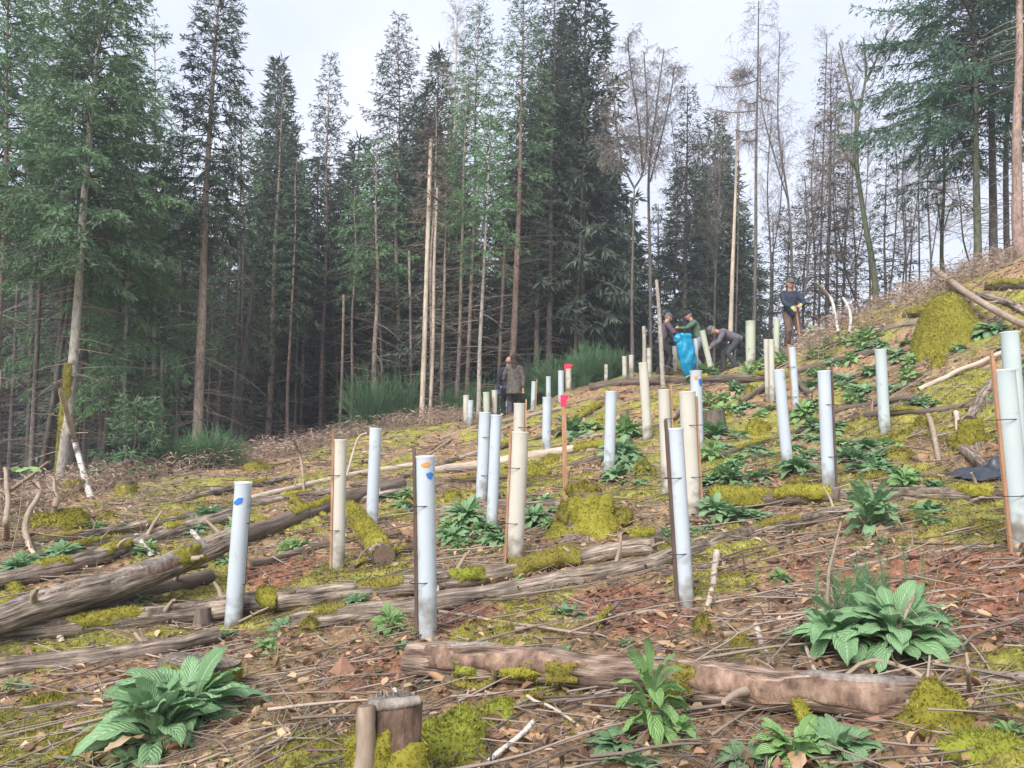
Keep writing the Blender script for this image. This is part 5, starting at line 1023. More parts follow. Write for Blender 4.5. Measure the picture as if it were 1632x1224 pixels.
def bare_tree(stems, Y, w0, w1, ytw, L1px, lab, name='birch_tree', cat='birch', bark='bark_dark', seed=0, n1=24, n2=7, n3=5, up=.6, droop=.3, fine=.005, extra=None, moss=None):
    """stems: pixel paths, first one starts in the ground"""
    rng = np.random.default_rng(800+seed); x0 = stems[0][0][0]; base = onground(x0, Y); root = thing(name, lab, cat, base, 'leafless trees along the edge of the clearing')
    mt = MB(); mc = MB()
    for i, st in enumerate(stems):
        P = px_path(st, Y); P[:, 1] += (0 if i == 0 else rng.normal(0, .25))*np.linspace(0, 1, len(P))
        if i == 0 or st[0][1] > 470: P = np.concatenate([[onground(st[0][0], Y)-[0, 0, .15]], P[P[:, 2] > onground(st[0][0], Y)[2]+.3]])
        a = w0/F*Y/2*(1 if i == 0 else .45); bb = w1/F*Y/2
        if len(P) < 3: P = np.array([P[0], (P[0]+P[-1])/2, P[-1]])
        mt.tube(P, np.linspace(a, bb, len(P))**1, 9, True, .08, 0, None, .5, seed, 40)
        n1_ = int(n1*1.7); fine_ = fine*.9; zt = at(x0, ytw if not isinstance(ytw, (list, tuple)) else ytw[i], Y)[2]; grow(mc, P, a, bb, rng, zt, L1px/F*Y, n1_, n2, n3, up, droop, fine_)
    part('trunk', mt, MT[bark], root)
    part('crown', mc, MT['twig_fine'], root)
    return root
bare_tree([[(1008,570),(1007,480),(1009,380),(1011,300)],[(1011,300),(990,255),(980,190),(975,120)],[(1011,300),(1026,268),(1030,190),(1024,90)],[(1024,270),(1018,200),(1005,110),(1000,60)]],21.5,8,2,290,46,'birch with V shaped fork and a round haze of reddish twigs','birch_tree','birch','bark_dark',1,34,9,8,1.1,.5,.005)
bare_tree([[(1037,570),(1036,420),(1034,280),(1045,180),(1058,80)],[(1036,290),(1052,230),(1070,150),(1078,100)]],22.5,7,2,280,38,'birch stem with fine twigs just right of the forked one','birch_tree','birch','bark_dark',2,34,9,8,1.0,.5,.005)
bare_tree([[(718,650),(722,400),(724,220),(729,18)]],27,7,2,240,44,'tall pale twiggy birch behind the spruces left of the dense group','birch_tree','birch','bark_pale',3,46,8,6,.9,.5,.0055)
bare_tree([[(1201,570),(1204,420),(1205,250),(1208,100),(1209,2)]],21,7,1.5,235,48,'tall straight larch with drooping sparse side twigs and a dark nest like clump','larch_tree','larch','bark_dark',4,34,8,4,.1,.35,.005)
bare_tree([[(1262,520),(1262,420),(1256,320),(1240,200),(1243,50)],[(1256,320),(1235,250),(1215,170),(1212,90)]],24,6,1.5,300,40,'slim birch leaning left right of the tall larch','birch_tree','birch','bark_dark',5,26,8,5,1.2,.4,.005)
bare_tree([[(1403,500),(1392,430),(1378,350),(1366,265),(1367,190),(1380,120),(1376,60)],[(1380,130),(1396,90),(1405,60)],[(1368,200),(1358,120),(1352,50)],[(1366,270),(1345,240),(1330,180)]],20,11,2,300,36,'mossy trunked oak like tree with crooked forked top','oak_tree','bare tree','bark_green',6,16,8,5,.7,.05,.006)
bare_tree([[(1305,520),(1308,400),(1312,250),(1318,55)]],26,5,1.5,330,44,'slim bare tree left of the mossy forked tree','ash_tree','bare tree','bark_dark',7,34,8,5,1.0,.3,.005)
bare_tree([[(1465,480),(1465,400),(1464,300),(1465,215)]],22,4,1,300,22,'thin bare pole tree between the mossy tree and the conifers','ash_tree','bare tree','bark_dark',8,10,5,3,.6,.1,.005)
bare_tree([[(1507,460),(1501,400),(1498,350),(1492,308)],[(1500,380),(1512,340),(1520,320)]],20,5,1.5,400,26,'small crooked bare tree under the sweeping conifer','ash_tree','bare tree','bark_green',9,14,6,4,.7,.1,.005)
bare_tree([[(1138,570),(1140,450),(1145,330),(1152,180)],[(1140,430),(1125,330),(1118,220)]],25,6,1.5,420,40,'brown twiggy bare tree left of the pale broken pole','ash_tree','bare tree','bark_dark',10,30,8,5,1.1,.25,.005)
bare_tree([[(1172,560),(1176,400),(1177,300),(1178,160)]],23,4,1,250,16,'very thin pole like bare stem left of the larch','ash_tree','bare tree','bark_dark',11,6,3,2,.4,.1,.005)
bare_tree([[(1245,540),(1280,470),(1290,380),(1282,280)],[(1288,400),(1300,320),(1310,260)]],23,4,1.5,470,40,'tangled brown bare tree behind the gloved man','ash_tree','bare tree','bark_dark',12,26,8,5,.8,.15,.005)
bare_tree([[(1435,490),(1440,440),(1444,380),(1440,300)]],23,4,1,440,38,'low twiggy bare tree on the right crest','ash_tree','bare tree','bark_dark',13,20,8,5,.8,.1,.005)
bare_tree([[(1370,500),(1350,440),(1335,360),(1330,280)]],24,5,1,470,40,'brown twiggy bare tree left of the mossy trunk foot','ash_tree','bare tree','bark_dark',14,24,8,5,.8,.15,.005)
bare_tree([[(1548,440),(1535,380),(1530,320),(1520,250)]],22,4,1,420,34,'thin bare tree between the right conifer trunks','ash_tree','bare tree','bark_green',15,18,7,4,.8,.1,.005)
bare_tree([[(1080,580),(1075,440),(1080,300),(1070,190)]],27,5,1,420,40,'brownish bare tree left of the dense dark spruce','ash_tree','bare tree','bark_dark',16,26,8,5,1.0,.2,.005)
bare_tree([[(1415,490),(1425,400),(1430,280),(1420,150)]],25,4,1,400,42,'pale hazy bare tree right of the mossy trunk','ash_tree','bare tree','bark_dark',17,30,8,5,1.0,.2,.005)
for k, (x, Y, yt, h, lab) in enumerate([(1225,28,180,40,'hazy grey bare tree just right of the larch'),(1330,29,120,46,'tall hazy grey bare tree behind the brownish spruce'),(1295,30,200,44,'hazy bare tree left of the brownish spruce'),(1360,30,170,44,'hazy bare tree behind the mossy forked tree'),(1440,28,200,40,'hazy grey bare tree before the sweeping conifer'),(1110,30,240,40,'hazy bare tree right behind the dense dark spruce'),(1480,28,260,36,'low hazy bare tree under the sweeping conifer')]):
    bare_tree([[(x,560),(x+4,430),(x-2,300),(x+5,yt)],[(x+2,430),(x+18,330),(x+22,yt+40)]],Y,5,1.5,400,h,lab,'ash_tree','bare tree','bark_dark',30+k,22,9,6,1.,.25,.005)
for k, (x, Y, yt, cb, hp, lab) in enumerate([(1255,27,330,560,46,'low dark spruce behind the gloved man'),(1385,27,330,530,44,'dull low spruce behind the mossy trunk foot'),(1450,26,330,480,36,'small dark spruce on the right crest')]):
    spruce(x, x+3, yt, Y, 5, cb, hp, lab, 'needle_dark', 'bark_dark', .6, .35, 80+k, 10, .7, sparse=.15)
# dead poles without crowns
def pole(pts, Y, w0, w1, lab, bark, seed, twigs=30, tl=.7, name='dead_tree', tuft=None):
    rng = np.random.default_rng(seed); base = onground(pts[0][0], Y); P = px_path(pts, Y); P = np.concatenate([[base-[0, 0, .15]], P[P[:, 2] > base[2]+.3]])
    root = thing(name, lab, 'dead tree', base, 'dead standing stems'); mb = MB(); mb.tube(P, np.linspace(w0, w1, len(P))/F*Y/2, 10, True, .1, 0, None, .5, seed, 30); dead_twigs(mb, P[0], P[-1], base[2]+.5, P[-1][2], twigs, rng, tl, .006); part('trunk', mb, [MT[bark], MT['twig']], root)
    if tuft:
        mb = MB(); b = P[0]; t = at(*tuft[:2], Y); spruce_geo(mb, None, b, t, .1, at(0, tuft[2], Y)[2], tuft[3]/F*Y, rng, .7, .4, 1.1); part('crown', mb, [MT['needle_brown'], MT['bark_dark']], root)
pole([(672,690),(676,560),(681,400),(687,222)], 18.5, 9, 6, 'pale bare trunk with snapped top and orange brown tuft, brightest of the stems', 'bark_pale', 31, 70, .9, tuft=(689, 190, 330, 44))
pole([(684,680),(690,560),(692,420),(697,300)], 19.5, 6, 4, 'slightly darker pale stem touching the brightest one', 'bark_pale', 32, 60, .8)
pole([(1163,580),(1167,440),(1172,310),(1176,165)], 22, 9, 2, 'pale pinkish snapped pole between the bent worker and the larch', 'bark_pale', 33, 14, .4)
pole([(1057,610),(1053,540),(1050,490),(1046,446)], 17, 8, 5, 'grey sapling stem standing in front of the capped man', 'bark_grey', 34, 14, .55)
pole([(1027,590),(1027,560),(1026,520)], 18.4, 7, 6, 'short dead stem left of the capped man', 'bark_grey', 35, 8, .5)
pole([(255,780),(256,700),(258,560)], 17, 7, 5, 'pale dim stem behind the young dark spruce', 'bark_grey', 36, 14, .5)
pole([(540,700),(545,600),(548,470)], 22, 6, 4, 'thin brown dead stem left of the light green drooping spruce', 'bark', 37, 30, .8)
pole([(655,670),(655,560),(652,400)], 25, 6, 4, 'thin dim stem left of the brightest pale trunk', 'bark', 38, 30, .8)
pole([(792,660),(800,500),(806,350)], 25, 7, 5, 'thin dim stem left of the reddish trunk', 'bark', 39, 30, .8)
pole([(840,660),(842,500),(846,350)], 26, 6, 5, 'dark thin stem right of the reddish trunk', 'bark_dark', 40, 30, .8)
pole([(402,740),(404,600),(408,450)], 24, 6, 5, 'dark thin stem between thick brown trunk and long thin one', 'bark_dark', 41, 30, .8)
pole([(478,700),(482,600),(486,450)], 25, 5, 4, 'reddish thin stem left of the narrow pointed spruce', 'bark_red', 42, 30, .8)
# nest like clump
p = at(1179, 119, 21); mb = MB(); rg = np.random.default_rng(4); A = p+rg.normal(0, .1, (260, 3))*[1.6, 1, 1.]; mb.prisms(A, A+rg.normal(0, .13, A.shape), .008, .004, 3, rg.uniform(0, .5, 260)); nest_mb = mb
mb = MB()
for y0, xe, ye in ((128, 1140, 138), (176, 1126, 172), (204, 1172, 206), (162, 1180, 158), (220, 1184, 222), (150, 1232, 160)):
    P = px_path([(1207, y0), ((1207+xe)/2, (y0+ye)/2+5), (xe, ye)], 21); Q = smooth_path(P, np.linspace(0, 2, 14)); mb.prisms(Q[:-1], Q[1:], np.linspace(.025, .012, 13), np.linspace(.023, .01, 13), 4, .2)
    A = np.repeat(Q[3:], 7, 0); D = rg.normal(0, .16, A.shape)-[0, 0, .12]; mb.prisms(A, A+D, .006, .003, 3, rg.uniform(0, 1, len(A))); mb.prisms(A+D, A+D+rg.normal(0, .08, A.shape)-[0, 0, .08], .004, .002, 3, rg.uniform(0, 1, len(A)))
side_mb = mb
b4 = [o for o in bpy.data.objects if o.get('label', '').startswith('tall straight larch')][0]; part('twig_clump', nest_mb, MT['twig_fine'], b4); part('side_branches', side_mb, MT['twig_fine'], b4)

# broom bushes and evergreen shrubs
def broom(x, Y, wpx, hpx, lab, seed, m_='broom', n=230):
    rng = np.random.default_rng(seed); c = onground(x, Y); w_ = wpx/F*Y/2; h = hpx/F*Y; mb = MB()
    a = rng.uniform(0, 6.28, n); e = np.sqrt(rng.uniform(0, 1, n)); bx = c+np.stack([np.cos(a)*w_*.35*e, np.sin(a)*w_*.35*e, 0*a-.05], -1)
    lump = 1+.3*vn(np.cos(a)*1.7+seed, np.sin(a)*1.7, 0, seed); tip = c+np.stack([np.cos(a)*w_*e*1.15*lump, np.sin(a)*w_*e*1.15, h*rng.uniform(.2, 1.12, n)*(1-.35*e*e)*lump], -1); mid = (bx+tip)/2+np.stack([0*a, 0*a, h*.14*e], -1); rv = rng.uniform(0, 1, n)
    mb.prisms(bx, mid, .006, .005, 3, rv); mb.prisms(mid, tip, .005, .003, 3, rv)
    for q in range(7):
        f = rng.uniform(.1, 1, (n, 1)); p = mid*(1-f)+tip*f; d = (tip-mid)/np.linalg.norm(tip-mid, axis=1)[:, None]*.9+rng.normal(0, .3, (n, 3)); mb.prisms(p, p+d*rng.uniform(.12, .34, (n, 1)), .0045, .002, 3, np.clip(rv+rng.normal(0, .2, n), 0, 1))
    single('broom_bush', lab, 'bush', mb, MT[m_], c, 'green broom bushes at the forest edge')
broom(345, 14.6, 80, 50, 'feathery green broom bush at the foot of the thick brown trunk', 1)
broom(292, 14.2, 50, 40, 'small broom bush right of the young dark spruce', 8)
broom(590, 19.3, 80, 100, 'tall green broom bush behind the second tube from the left', 2); broom(645, 19.8, 66, 90, 'tall green broom bush left of the brightest pale trunk', 3)
broom(775, 21, 60, 75, 'dim green broom bush left of the two standing people', 4); broom(885, 21.5, 70, 62, 'low green broom bush right of the two standing people', 5)
broom(935, 21.5, 56, 60, 'bright green broom bush on the crest above the red topped tube', 6, n=330); broom(845, 22, 50, 80, 'thin broom bush right behind the standing people', 7); broom(980, 22.5, 60, 46, 'low broom bush at the crest behind the short tube pair', 9)
broom(725, 20.5, 50, 60, 'faint broom bush among the three trunks', 10)

# ---------------------------------------------------------------- the wood behind (one mass)
def backwood():
    rng = np.random.default_rng(99); mb = MB(); mt = MB()
    cells = []
    for k in range(92):
        Y = rng.uniform(24, 46); x = rng.uniform(-260, 640) if k < 66 else rng.uniform(640, 980)
        cells.append((x, Y, rng.uniform(9, 15), .10))
    for k in range(12):
        Y = rng.uniform(30, 52); x = rng.uniform(960, 1230); cells.append((x, Y, rng.uniform(8, 13), .05))
    for k in range(5):
        Y = rng.uniform(38, 58); x = rng.uniform(1240, 1800); cells.append((x, Y, rng.uniform(5, 9), .0))
    for x, Y, H, cb in cells:
        b = onground(x, Y); b[2] -= .1; t = b+np.array([rng.normal(0, .3), 0, H]); r = rng.uniform(.07, .12)
        mt.prisms([b], [t], [r], [.02], 6, rng.uniform(0, 1)); spruce_geo(mb, None, b, t, r, b[2]+H*rng.uniform(cb, cb+.25), rng.uniform(2.0, 3.0), rng, .75, .4, 2.3)
        dead_twigs(mt, b, t, b[2]+.5, b[2]+H*.6, 50, rng, 1.6, .012, 0)
    for k in range(46):
        Y = rng.uniform(17, 32); x = rng.uniform(-150, 960); fr = np.interp(x, [-150, 105, 320, 510, 700, 960], [13.5, 14.5, 17, 20, 22, 25])
        Y = fr+1+rng.uniform(0, 9); b = onground(x, Y); b[2] -= .1; H = rng.uniform(4, 8); t = b+np.array([rng.normal(0, .25), rng.normal(0, .25), H]); r = rng.uniform(.04, .08)
        mt.prisms([b], [t], [r], [r*.5], 7, rng.uniform(0, .6)); dead_twigs(mt, b, t, b[2]+.4, t[2], 55, rng, 1.3, .008, 0)
    me = MB(); me.v, me.f, me.m, me.tc, me.r, me.n = mb.v, mb.f, mb.m, mb.tc, mb.r, mb.n
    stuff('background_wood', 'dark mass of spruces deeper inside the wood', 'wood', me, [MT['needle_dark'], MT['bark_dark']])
    stuff('background_stems', 'dim stems and dead branches deeper inside the wood', 'wood', mt, [MT['bark_dark']])
backwood()
# ---------------------------------------------------------------- people
def cloth(name, c, n=.18): return mat(name, [tuple(x*(1-n*1.6) for x in c), c, tuple(min(1, x*(1+n*1.6)) for x in c)], 14, src='obj', rough=.9, bump=.5, dist=.01, vary=.15, spec=.15)
MT['skin'] = mat('skin', [(.42,.21,.15),(.55,.30,.22)], 9, src='obj', rough=.55, bump=.1, vary=.08)
MT['hair_grey'] = cloth('grey_hair', (.18,.16,.15)); MT['hair_dark'] = cloth('dark_hair', (.05,.035,.03))
MT['c_navy'] = cloth('navy_cloth', (.035,.045,.07)); MT['c_tweed'] = cloth('grey_brown_coat', (.11,.095,.085), .3); MT['c_plum'] = cloth('plum_grey_jacket', (.095,.07,.085))
MT['c_green'] = cloth('green_jacket', (.085,.135,.10)); MT['c_grey'] = cloth('grey_jacket', (.13,.12,.14)); MT['c_black'] = cloth('black_cloth', (.03,.03,.035)); MT['c_brown'] = cloth('brown_trousers', (.13,.085,.07))
MT['c_dgrey'] = cloth('dark_grey_trousers', (.06,.06,.07)); MT['c_cap'] = cloth('grey_cap', (.12,.12,.13)); MT['c_pale'] = cloth('pale_grey_trousers', (.22,.22,.24))
MT['glove_green'] = plain('lime_gloves', (.42,.62,.16)); MT['glove_blue'] = plain('blue_gloves', (.06,.12,.42)); MT['boot'] = plain('boots', (.05,.035,.03)); MT['eye'] = plain('eyes', (.02,.015,.012), .3); MT['mouth'] = plain('lips', (.34,.13,.11), .5)
def ik(a, b, l1, l2, hint):
    a, b, hint = map(lambda v: np.asarray(v, float), (a, b, hint)); d = b-a; D = np.linalg.norm(d)
    if D > (l1+l2)*.995: b = a+d/D*(l1+l2)*.995; d = b-a; D = np.linalg.norm(d)
    d = d/D; x = (l1*l1-l2*l2+D*D)/(2*D); h = math.sqrt(max(0, l1*l1-x*x)); p = hint-d*np.dot(hint, d); p /= np.linalg.norm(p)+1e-9
    return a+d*x+p*h, b
def fuse(name, mb, mat_, root, vox, smooth=4, disp=0., freq=9., label=None, seed=0):
    tmp = bpy.data.objects.new('tmp', mb.mesh('tmp', mat_)); COL.objects.link(tmp)
    m = tmp.modifiers.new('r', 'REMESH'); m.mode = 'VOXEL'; m.voxel_size = vox; m.use_smooth_shade = True
    s = tmp.modifiers.new('s', 'SMOOTH'); s.iterations = smooth; s.factor = .5
    dg = bpy.context.evaluated_depsgraph_get(); me = bpy.data.meshes.new_from_object(tmp.evaluated_get(dg)); bpy.data.objects.remove(tmp)
    if disp:
        n = len(me.vertices); co = np.zeros(n*3); no = np.zeros(n*3); me.vertices.foreach_get('co', co); me.vertex_normals.foreach_get('vector', no); co = co.reshape(-1, 3); no = no.reshape(-1, 3)
        co = co+no*(disp*fbm(co[:, 0]*freq+seed, co[:, 1]*freq, co[:, 2]*freq*.8, 3, seed))[:, None]; me.vertices.foreach_set('co', co.ravel())
    me.name = name; me.materials.clear(); me.materials.append(mat_); me.update(); return (link(name, me, root) if root is not None else me)
def hand(mb, w, d, up, side, g=0.):
    """palm from wrist w along d; five separate curled fingers, thumb on the side"""
    w, d, up = (np.asarray(v, float) for v in (w, d, up)); d = d/np.linalg.norm(d); s = np.cross(d, up); s /= np.linalg.norm(s)+1e-9; up = np.cross(s, d)
    mb.tube([w-d*.02, w+d*.03, w+d*.075, w+d*.095], [.024+g, .030+g, .034+g, .026+g], 10, True, 0)
    for k, (o, l) in enumerate(((-.030, .062), (-.010, .072), (.010, .068), (.029, .054))):
        a = w+d*.085+s*o; b = a+d*l*.45-up*l*.12; c = b+d*l*.22-up*l*.36; e = c-d*l*.08-up*l*.26; mb.tube([a, b, c, e], [.0105+g, .010+g, .009+g, .0075+g], 7)
    a = w+d*.035-s*side*.028; mb.tube([a, a+d*.028-s*side*.024-up*.01, a+d*.055-s*side*.022-up*.03], [.012+g, .011+g, .008+g], 7)
def person(label, X, Y, face, hands, jacket, trousers, hipz=.94, hipy=0., lean=.0, nod=.0, feet=((-.12, 0), (.12, 0)), head='cap', headm='c_cap', gloves=None, coat=.0, sc=1., group='people planting trees', hairlong=False, headturn=0., torso_w=1.):
    base = np.array([X, Y, gz(X, Y)]); root = thing('person', label, 'person', base, group, face); root.scale = (sc,)*3
    Hc = np.array([0, hipy, hipz]); sp = np.array([0, math.sin(lean), math.cos(lean)]); bk = np.array([0, -math.cos(lean), math.sin(lean)])
    chest = Hc+sp*.46; neck = chest+sp*.08; hd = np.array([math.sin(headturn)*.2, math.sin(lean*.6+nod), math.cos(lean*.6+nod)]); hd /= np.linalg.norm(hd); hc = neck+hd*.155
    fw = np.array([math.sin(headturn), math.cos(lean*.6+nod)*math.cos(headturn), -math.sin(lean*.6+nod)]); fw = fw-hd*np.dot(fw, hd); fw /= np.linalg.norm(fw); sx = np.cross(fw, hd)
    body = MB(); jk = MB(); tr = MB(); bt = MB(); gl = MB()
    # body, continuous under the clothes
    body.tube([Hc-sp*.06, Hc+sp*.15, chest-sp*.05, chest+sp*.03], [.11, .10, .12, .07], 14, True, ell=1.25)
    body.tube([chest-sp*.04, neck, hc-hd*.06], [.065, .056, .058], 12)
    hb = MB(); hb.ell((0, 0, 0), (.076, .096, .118), 20, 14); hb.ell((0, .035, -.062), (.052, .058, .05), 14, 8); hb.ell((0, .10, -.012), (.013, .024, .026), 8, 6)
    for q in (-1, 1): hb.ell((q*.078, -.005, -.005), (.012, .022, .032), 8, 6); hb.ell((q*.032, .082, .02), (.02, .014, .01), 8, 5)
    for v, f4, f3 in [(hb.v, hb.f[4], hb.f[3])]:
        V = np.concatenate(v); V = hc+V[:, 0:1]*sx+V[:, 1:2]*fw+V[:, 2:3]*hd; body.add(V, np.concatenate(f4))
    # torso clothing
    low = Hc-sp*(.10+coat); jk.tube([low, Hc, Hc+sp*.2, chest-sp*.10, chest+sp*.0, chest+sp*.055], [.135*torso_w+coat*.12, .138*torso_w, .128*torso_w, .142, .128, .07], 20, True, ell=1.25)
    for q, (hp, ft) in enumerate(zip(hands, feet)):
        sgn = -1 if q == 0 else 1
        sh = chest+np.array([sgn*.195, 0, 0])-sp*.02; el, wr = ik(sh, np.asarray(hp, float), .29, .26, np.array([sgn*1.2, -.4, -.4])-sp*.2)
        f = wr-el; f /= np.linalg.norm(f); body.tube([chest, sh, el, wr], [.05, .048, .036, .025], 10)
        jk.tube([chest+np.array([sgn*.09, 0, 0]), sh, (sh+el)/2, el, (el+wr)/2, wr-f*.01], [.085, .078, .066, .056, .051, .042], 12)
        hand(body, wr, f, np.array([0, .3, 1.]) if abs(f[2]) < .8 else np.array([0, 1., 0]), sgn)
        if gloves: hand(gl, wr-f*.02, f, np.array([0, .3, 1.]) if abs(f[2]) < .8 else np.array([0, 1., 0]), sgn, .006); 
        hp_ = Hc+np.array([sgn*.095, 0, -.04]); an = np.array([ft[0], ft[1], .09]); kn, an = ik(hp_, an, .45, .44, np.array([0, 1., .0]))
        body.tube([Hc, hp_, kn, an], [.07, .07, .045, .035], 10)
        tr.tube([Hc+np.array([0, 0, .02]), hp_, (hp_+kn)/2, kn, (kn+an)/2, an+np.array([0, 0, -.01])], [.115, .105, .09, .072, .070, .062], 14)
        bt.tube([an+np.array([0, 0, .10]), an+np.array([0, 0, .0]), an+np.array([0, .02, -.045])], [.058, .056, .05], 12); bt.tube([an+np.array([0, -.06, -.05]), an+np.array([0, .05, -.052]), an+np.array([0, .13, -.062]), an+np.array([0, .17, -.066])], [.036, .046, .04, .026], 12, ell=1.1)
    sd_ = len(label)
    b = fuse('body', body, MT['skin'], root, .0085, 2)
    fuse('trousers', tr, MT[trousers], root, .014, 3, .018, 9, seed=sd_); fuse('jacket', jk, MT[jacket], root, .014, 3, .022, 8, seed=sd_+3); fuse('boots', bt, MT['boot'], root, .010, 2)
    if gloves: fuse('gloves', gl, MT[gloves], root, .0085, 1)
    def onhead(mb_, pts): pass
    hm = MB()
    def place(v): v = np.asarray(v); return hc+v[..., 0:1]*sx+v[..., 1:2]*fw+v[..., 2:3]*hd
    def ellh(mbx, c, rad, **k):
        t = MB(); t.ell(c, rad, 20, 12, **k); mbx.add(place(np.concatenate(t.v)), np.concatenate(t.f[4]))
    if head == 'cap':
        ellh(hm, (0, -.012, .045), (.088, .104, .088)); ellh(hm, (0, .095, .045), (.062, .06, .012)); fuse('cap', hm, MT[headm], root, .008, 2)
        h2 = MB(); ellh(h2, (0, -.045, -.005), (.082, .066, .075)); fuse('hair', h2, MT['hair_grey'], root, .009, 2)
    elif head == 'bald':
        h2 = MB(); ellh(h2, (0, -.062, -.030), (.072, .046, .045)); fuse('hair', h2, MT['hair_grey'], root, .008, 2)
    else:
        ellh(hm, (0, -.025, .022), (.090, .105, .108)); ellh(hm, (0, -.085, -.12), (.085, .05, .14)); ellh(hm, (0, -.10, -.24), (.075, .045, .12)); fuse('hair', hm, MT[headm], root, .009, 2, .012, 20)
    if head != 'long':
        for q in (-1, 1):
            e = MB(); ellh(e, (q*.032, .088, .006), (.010, .008, .007)); o = link('eye', e.mesh('eye', MT['eye']), root)
        e = MB(); ellh(e, (0, .094, -.062), (.024, .008, .006)); link('mouth', e.mesh('mouth', MT['mouth']), root)
    return root, base
def gx(x, Y): return (x-816)/F*Y/CP
PI = math.pi
# two standing people left of the centre, seen from behind
person('bald person in a navy jacket with blue gloves standing behind the person in the coat', gx(810, 20.7), 20.7, PI*.06, [(-.27, .06, .83), (.22, .10, .85)], 'c_navy', 'c_black', head='bald', gloves='glove_blue', headturn=.3, sc=1.0)
person('long haired person in a grey brown coat seen from behind beside the bald person', gx(819, 20.0), 20.0, -PI*.04, [(-.10, .22, 1.02), (.25, .04, .84)], 'c_tweed', 'c_dgrey', head='long', headm='hair_dark', coat=.16, feet=((-.13, -.04), (.12, .05)), sc=.97, headturn=-.2, torso_w=1.15)
# group round the sack
person('person in a plum grey jacket and grey cap reaching towards the blue sack', gx(1058, 20.2), 20.2, -PI*.47, [(-.12, .42, .95), (.14, .40, 1.12)], 'c_plum', 'c_black', hipy=-.05, lean=.28, nod=.25, headm='c_cap', feet=((-.12, -.12), (.12, .06)), sc=.98)
person('person in a green jacket and dark cap leaning over the blue sack', gx(1110, 20.9), 20.9, PI*.48, [(-.10, .46, 1.22), (.16, .42, 1.26)], 'c_green', 'c_pale', hipy=-.10, lean=.38, nod=.35, headm='c_black', feet=((-.12, -.14), (.12, .08)), sc=1.02)
person('person in grey bending far down between the leaning tube and the wide greenish tube', gx(1163, 19.4), 19.4, PI*.5, [(-.13, .50, .62), (.10, .52, .58)], 'c_grey', 'c_dgrey', hipz=.86, hipy=-.22, lean=1.2, nod=.55, headm='c_cap', feet=((-.13, -.16), (.13, .10)), sc=.98)
fr, fb = person('person in a dark jacket and brown trousers resting green gloved hands on a spade', gx(1264, 17.9), 17.9, PI*1.0, [(-.11, .34, 1.07), (.10, .36, 1.00)], 'c_navy', 'c_brown', head='cap', headm='c_cap', gloves='glove_green', nod=.25, feet=((-.16, 0), (.16, .02)), sc=1.03)
# spade in front of the gloved person
b = Vector((fb[0]+.10, fb[1]-.34, gz(fb[0]+.10, fb[1]-.34))); t = Vector((fb[0]-.02, fb[1]-.37, fb[2]+1.06)); root = thing('spade', 'spade with a light wooden shaft under the green gloves', 'spade', b)
mb = MB(); mb.tube([b+(t-b)*.2, b+(t-b)*.6, t], [.021, .020, .022], 10); mb.prisms([t-Vector((.07, 0, 0))], [t+Vector((.07, 0, 0))], .018, .018, 8); part('shaft', mb, MT['stake'], root)
MT['steel'] = plain('spade_steel', (.18, .17, .16), .45, .5); mb = MB(); d = (t-b).normalized()
V = [];
for k in range(9):
    f = k/8; z = b+d*(.30-.36*f); hw = .085*(1-.35*max(0, f-.5)); V += [z+Vector((-hw, -.012*(1), 0)), z+Vector((0, .008, 0)), z+Vector((hw, -.012, 0)), z+Vector((hw, -.017, 0)), z+Vector((0, .003, 0)), z+Vector((-hw, -.017, 0))]
q = []
for k in range(8):
    for j in range(6): q.append([k*6+j, k*6+(j+1) % 6, (k+1)*6+(j+1) % 6, (k+1)*6+j])
mb.add(np.array([tuple(v) for v in V]), q); part('blade', mb, MT['steel'], root)
# blue sack held upright
p = onground(1092, 19.8); root = thing('sack', 'bright blue plastic sack bulging upright between the workers', 'sack', p); n = 40; zz = np.linspace(0, 1, 34); H = 1.12
prof = np.interp(zz, [0, .04, .12, .3, .55, .75, .88, .95, 1], [.05, .10, .15, .22, .235, .215, .19, .21, .18]); a = np.arange(n)*2*PI/n; A, Z = np.meshgrid(a, zz)
fold = 1+.10*np.sin(A*5+3*np.sin(Z*6))*(.3+Z)+.09*fbm(np.cos(A)*2.2, np.sin(A)*2.2, Z*7, 3, 12); r_ = prof[:, None]*fold
V = np.stack([p[0]+.06-.06*Z*Z+.02*np.sin(Z*5)+r_*np.cos(A)*1.0, p[1]+r_*np.sin(A)*.8, p[2]+.05+Z*H], -1).reshape(-1, 3); i = np.arange(33)[:, None]*n; j = np.arange(n)
mb = MB(); mb.add(V, np.stack([i+j, i+(j+1) % n, i+n+(j+1) % n, i+n+j], -1).reshape(-1, 4)); c = len(V)-n
mb.add([*V[c:], V[c:].mean(0)-[0, 0, .08]], np.stack([j, (j+1) % n, np.full(n, n)], -1)); MT['blue'] = mat('blue_plastic', [(.0,.13,.27),(.002,.24,.43),(.015,.33,.54)], 5, src='obj', rough=.35, bump=.6, dist=.02, vary=.15, spec=.5, bscale=9)
part('bag', mb, MT['blue'], root)
mb = MB(); mb.ell((p[0]-.15, p[1]-.05, p[2]+1.02), (.13, .07, .12), 18, 12, .4, 3); part('gathered_top', mb, MT['blue'], root)
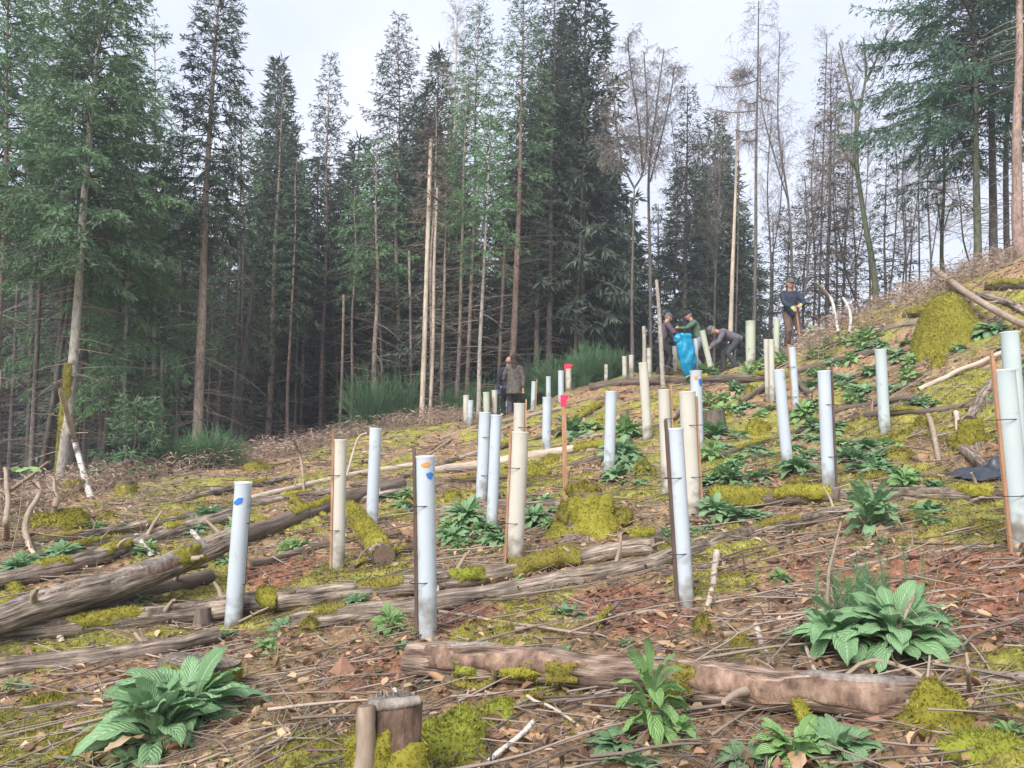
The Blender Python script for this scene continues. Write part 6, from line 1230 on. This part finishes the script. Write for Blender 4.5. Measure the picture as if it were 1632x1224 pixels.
# ---------------------------------------------------------------- thin haze box added to lift and soften the dark tones
m = bpy.data.materials.new('added_haze'); m.use_nodes = True; nt = m.node_tree; nt.nodes.remove(nt.nodes['Principled BSDF'])
pv = nt.nodes.new('ShaderNodeVolumePrincipled'); pv.inputs['Color'].default_value = (.86, .91, 1, 1); pv.inputs['Density'].default_value = .0025; pv.inputs['Anisotropy'].default_value = .2
lk(nt, pv.outputs[0], nt.nodes['Material Output'].inputs['Volume']); mb = MB(); mb.box((0, 20, 15), (480, 480, 64)); me = mb.mesh('haze', m, False); o = link('haze', me); o['kind'] = 'stuff'; o['label'] = 'thin pale haze added to soften the darks of the wood'; o['category'] = 'haze'
# ---------------------------------------------------------------- light, sky, camera
w = bpy.data.worlds.new("World"); scene.world = w; w.use_nodes = True; nt = w.node_tree; N = nt.nodes.new
bg = nt.nodes['Background']; sky = N('ShaderNodeTexSky'); sky.sky_type = 'NISHITA'; sky.sun_disc = False
SUN_EL, SUN_AZ = math.radians(42), math.radians(205)
sky.sun_elevation = SUN_EL; sky.sun_rotation = SUN_AZ; sky.air_density = 1.0; sky.dust_density = 2.0
tc = N('ShaderNodeTexCoord'); mp = N('ShaderNodeMapping'); mp.inputs['Scale'].default_value = (1, 1, 1.6); lk(nt, tc.outputs['Generated'], mp.inputs[0])
cn = N('ShaderNodeTexNoise'); cn.inputs['Scale'].default_value = 2.1; cn.inputs['Detail'].default_value = 5; cn.inputs['Roughness'].default_value = .5; lk(nt, mp.outputs[0], cn.inputs['Vector'])
cr = N('ShaderNodeValToRGB'); cr.color_ramp.elements[0].position = .35; cr.color_ramp.elements[0].color = (4.9, 5.4, 6.9, 1); cr.color_ramp.elements[1].position = .65; cr.color_ramp.elements[1].color = (6.8, 7.0, 7.7, 1)
lk(nt, cn.outputs['Fac'], cr.inputs[0])
mx = N('ShaderNodeMix'); mx.data_type = 'RGBA'; mx.inputs[0].default_value = .88; lk(nt, sky.outputs[0], mx.inputs[6]); lk(nt, cr.outputs[0], mx.inputs[7])
lk(nt, mx.outputs[2], bg.inputs[0]); bg.inputs[1].default_value = .10
ld = bpy.data.lights.new('sun', 'SUN'); ld.energy = 3.8; ld.angle = math.radians(35); ld.color = (1, .965, .91); lo = bpy.data.objects.new('sun', ld); COL.objects.link(lo)
sd = Vector((math.sin(SUN_AZ)*math.cos(SUN_EL), math.cos(SUN_AZ)*math.cos(SUN_EL), math.sin(SUN_EL)))
lo.rotation_euler = sd.to_track_quat('Z', 'Y').to_euler()
cd = bpy.data.cameras.new('camera'); cd.sensor_width = 36; cd.lens = 36*F/1632; cd.clip_end = 2000; cd.clip_start = .05
co = bpy.data.objects.new('camera', cd); COL.objects.link(co); co.location = (0, 0, EYE); co.rotation_euler = (math.pi/2+PITCH, 0, 0); scene.camera = co
scene.view_settings.view_transform = 'Standard'; scene.view_settings.look = 'None'; scene.view_settings.gamma = 1; scene.view_settings.exposure = .86
cy = scene.cycles; cy.max_bounces = 5; cy.diffuse_bounces = 3; cy.glossy_bounces = 2; cy.transmission_bounces = 3; cy.volume_bounces = 0; cy.transparent_max_bounces = 4
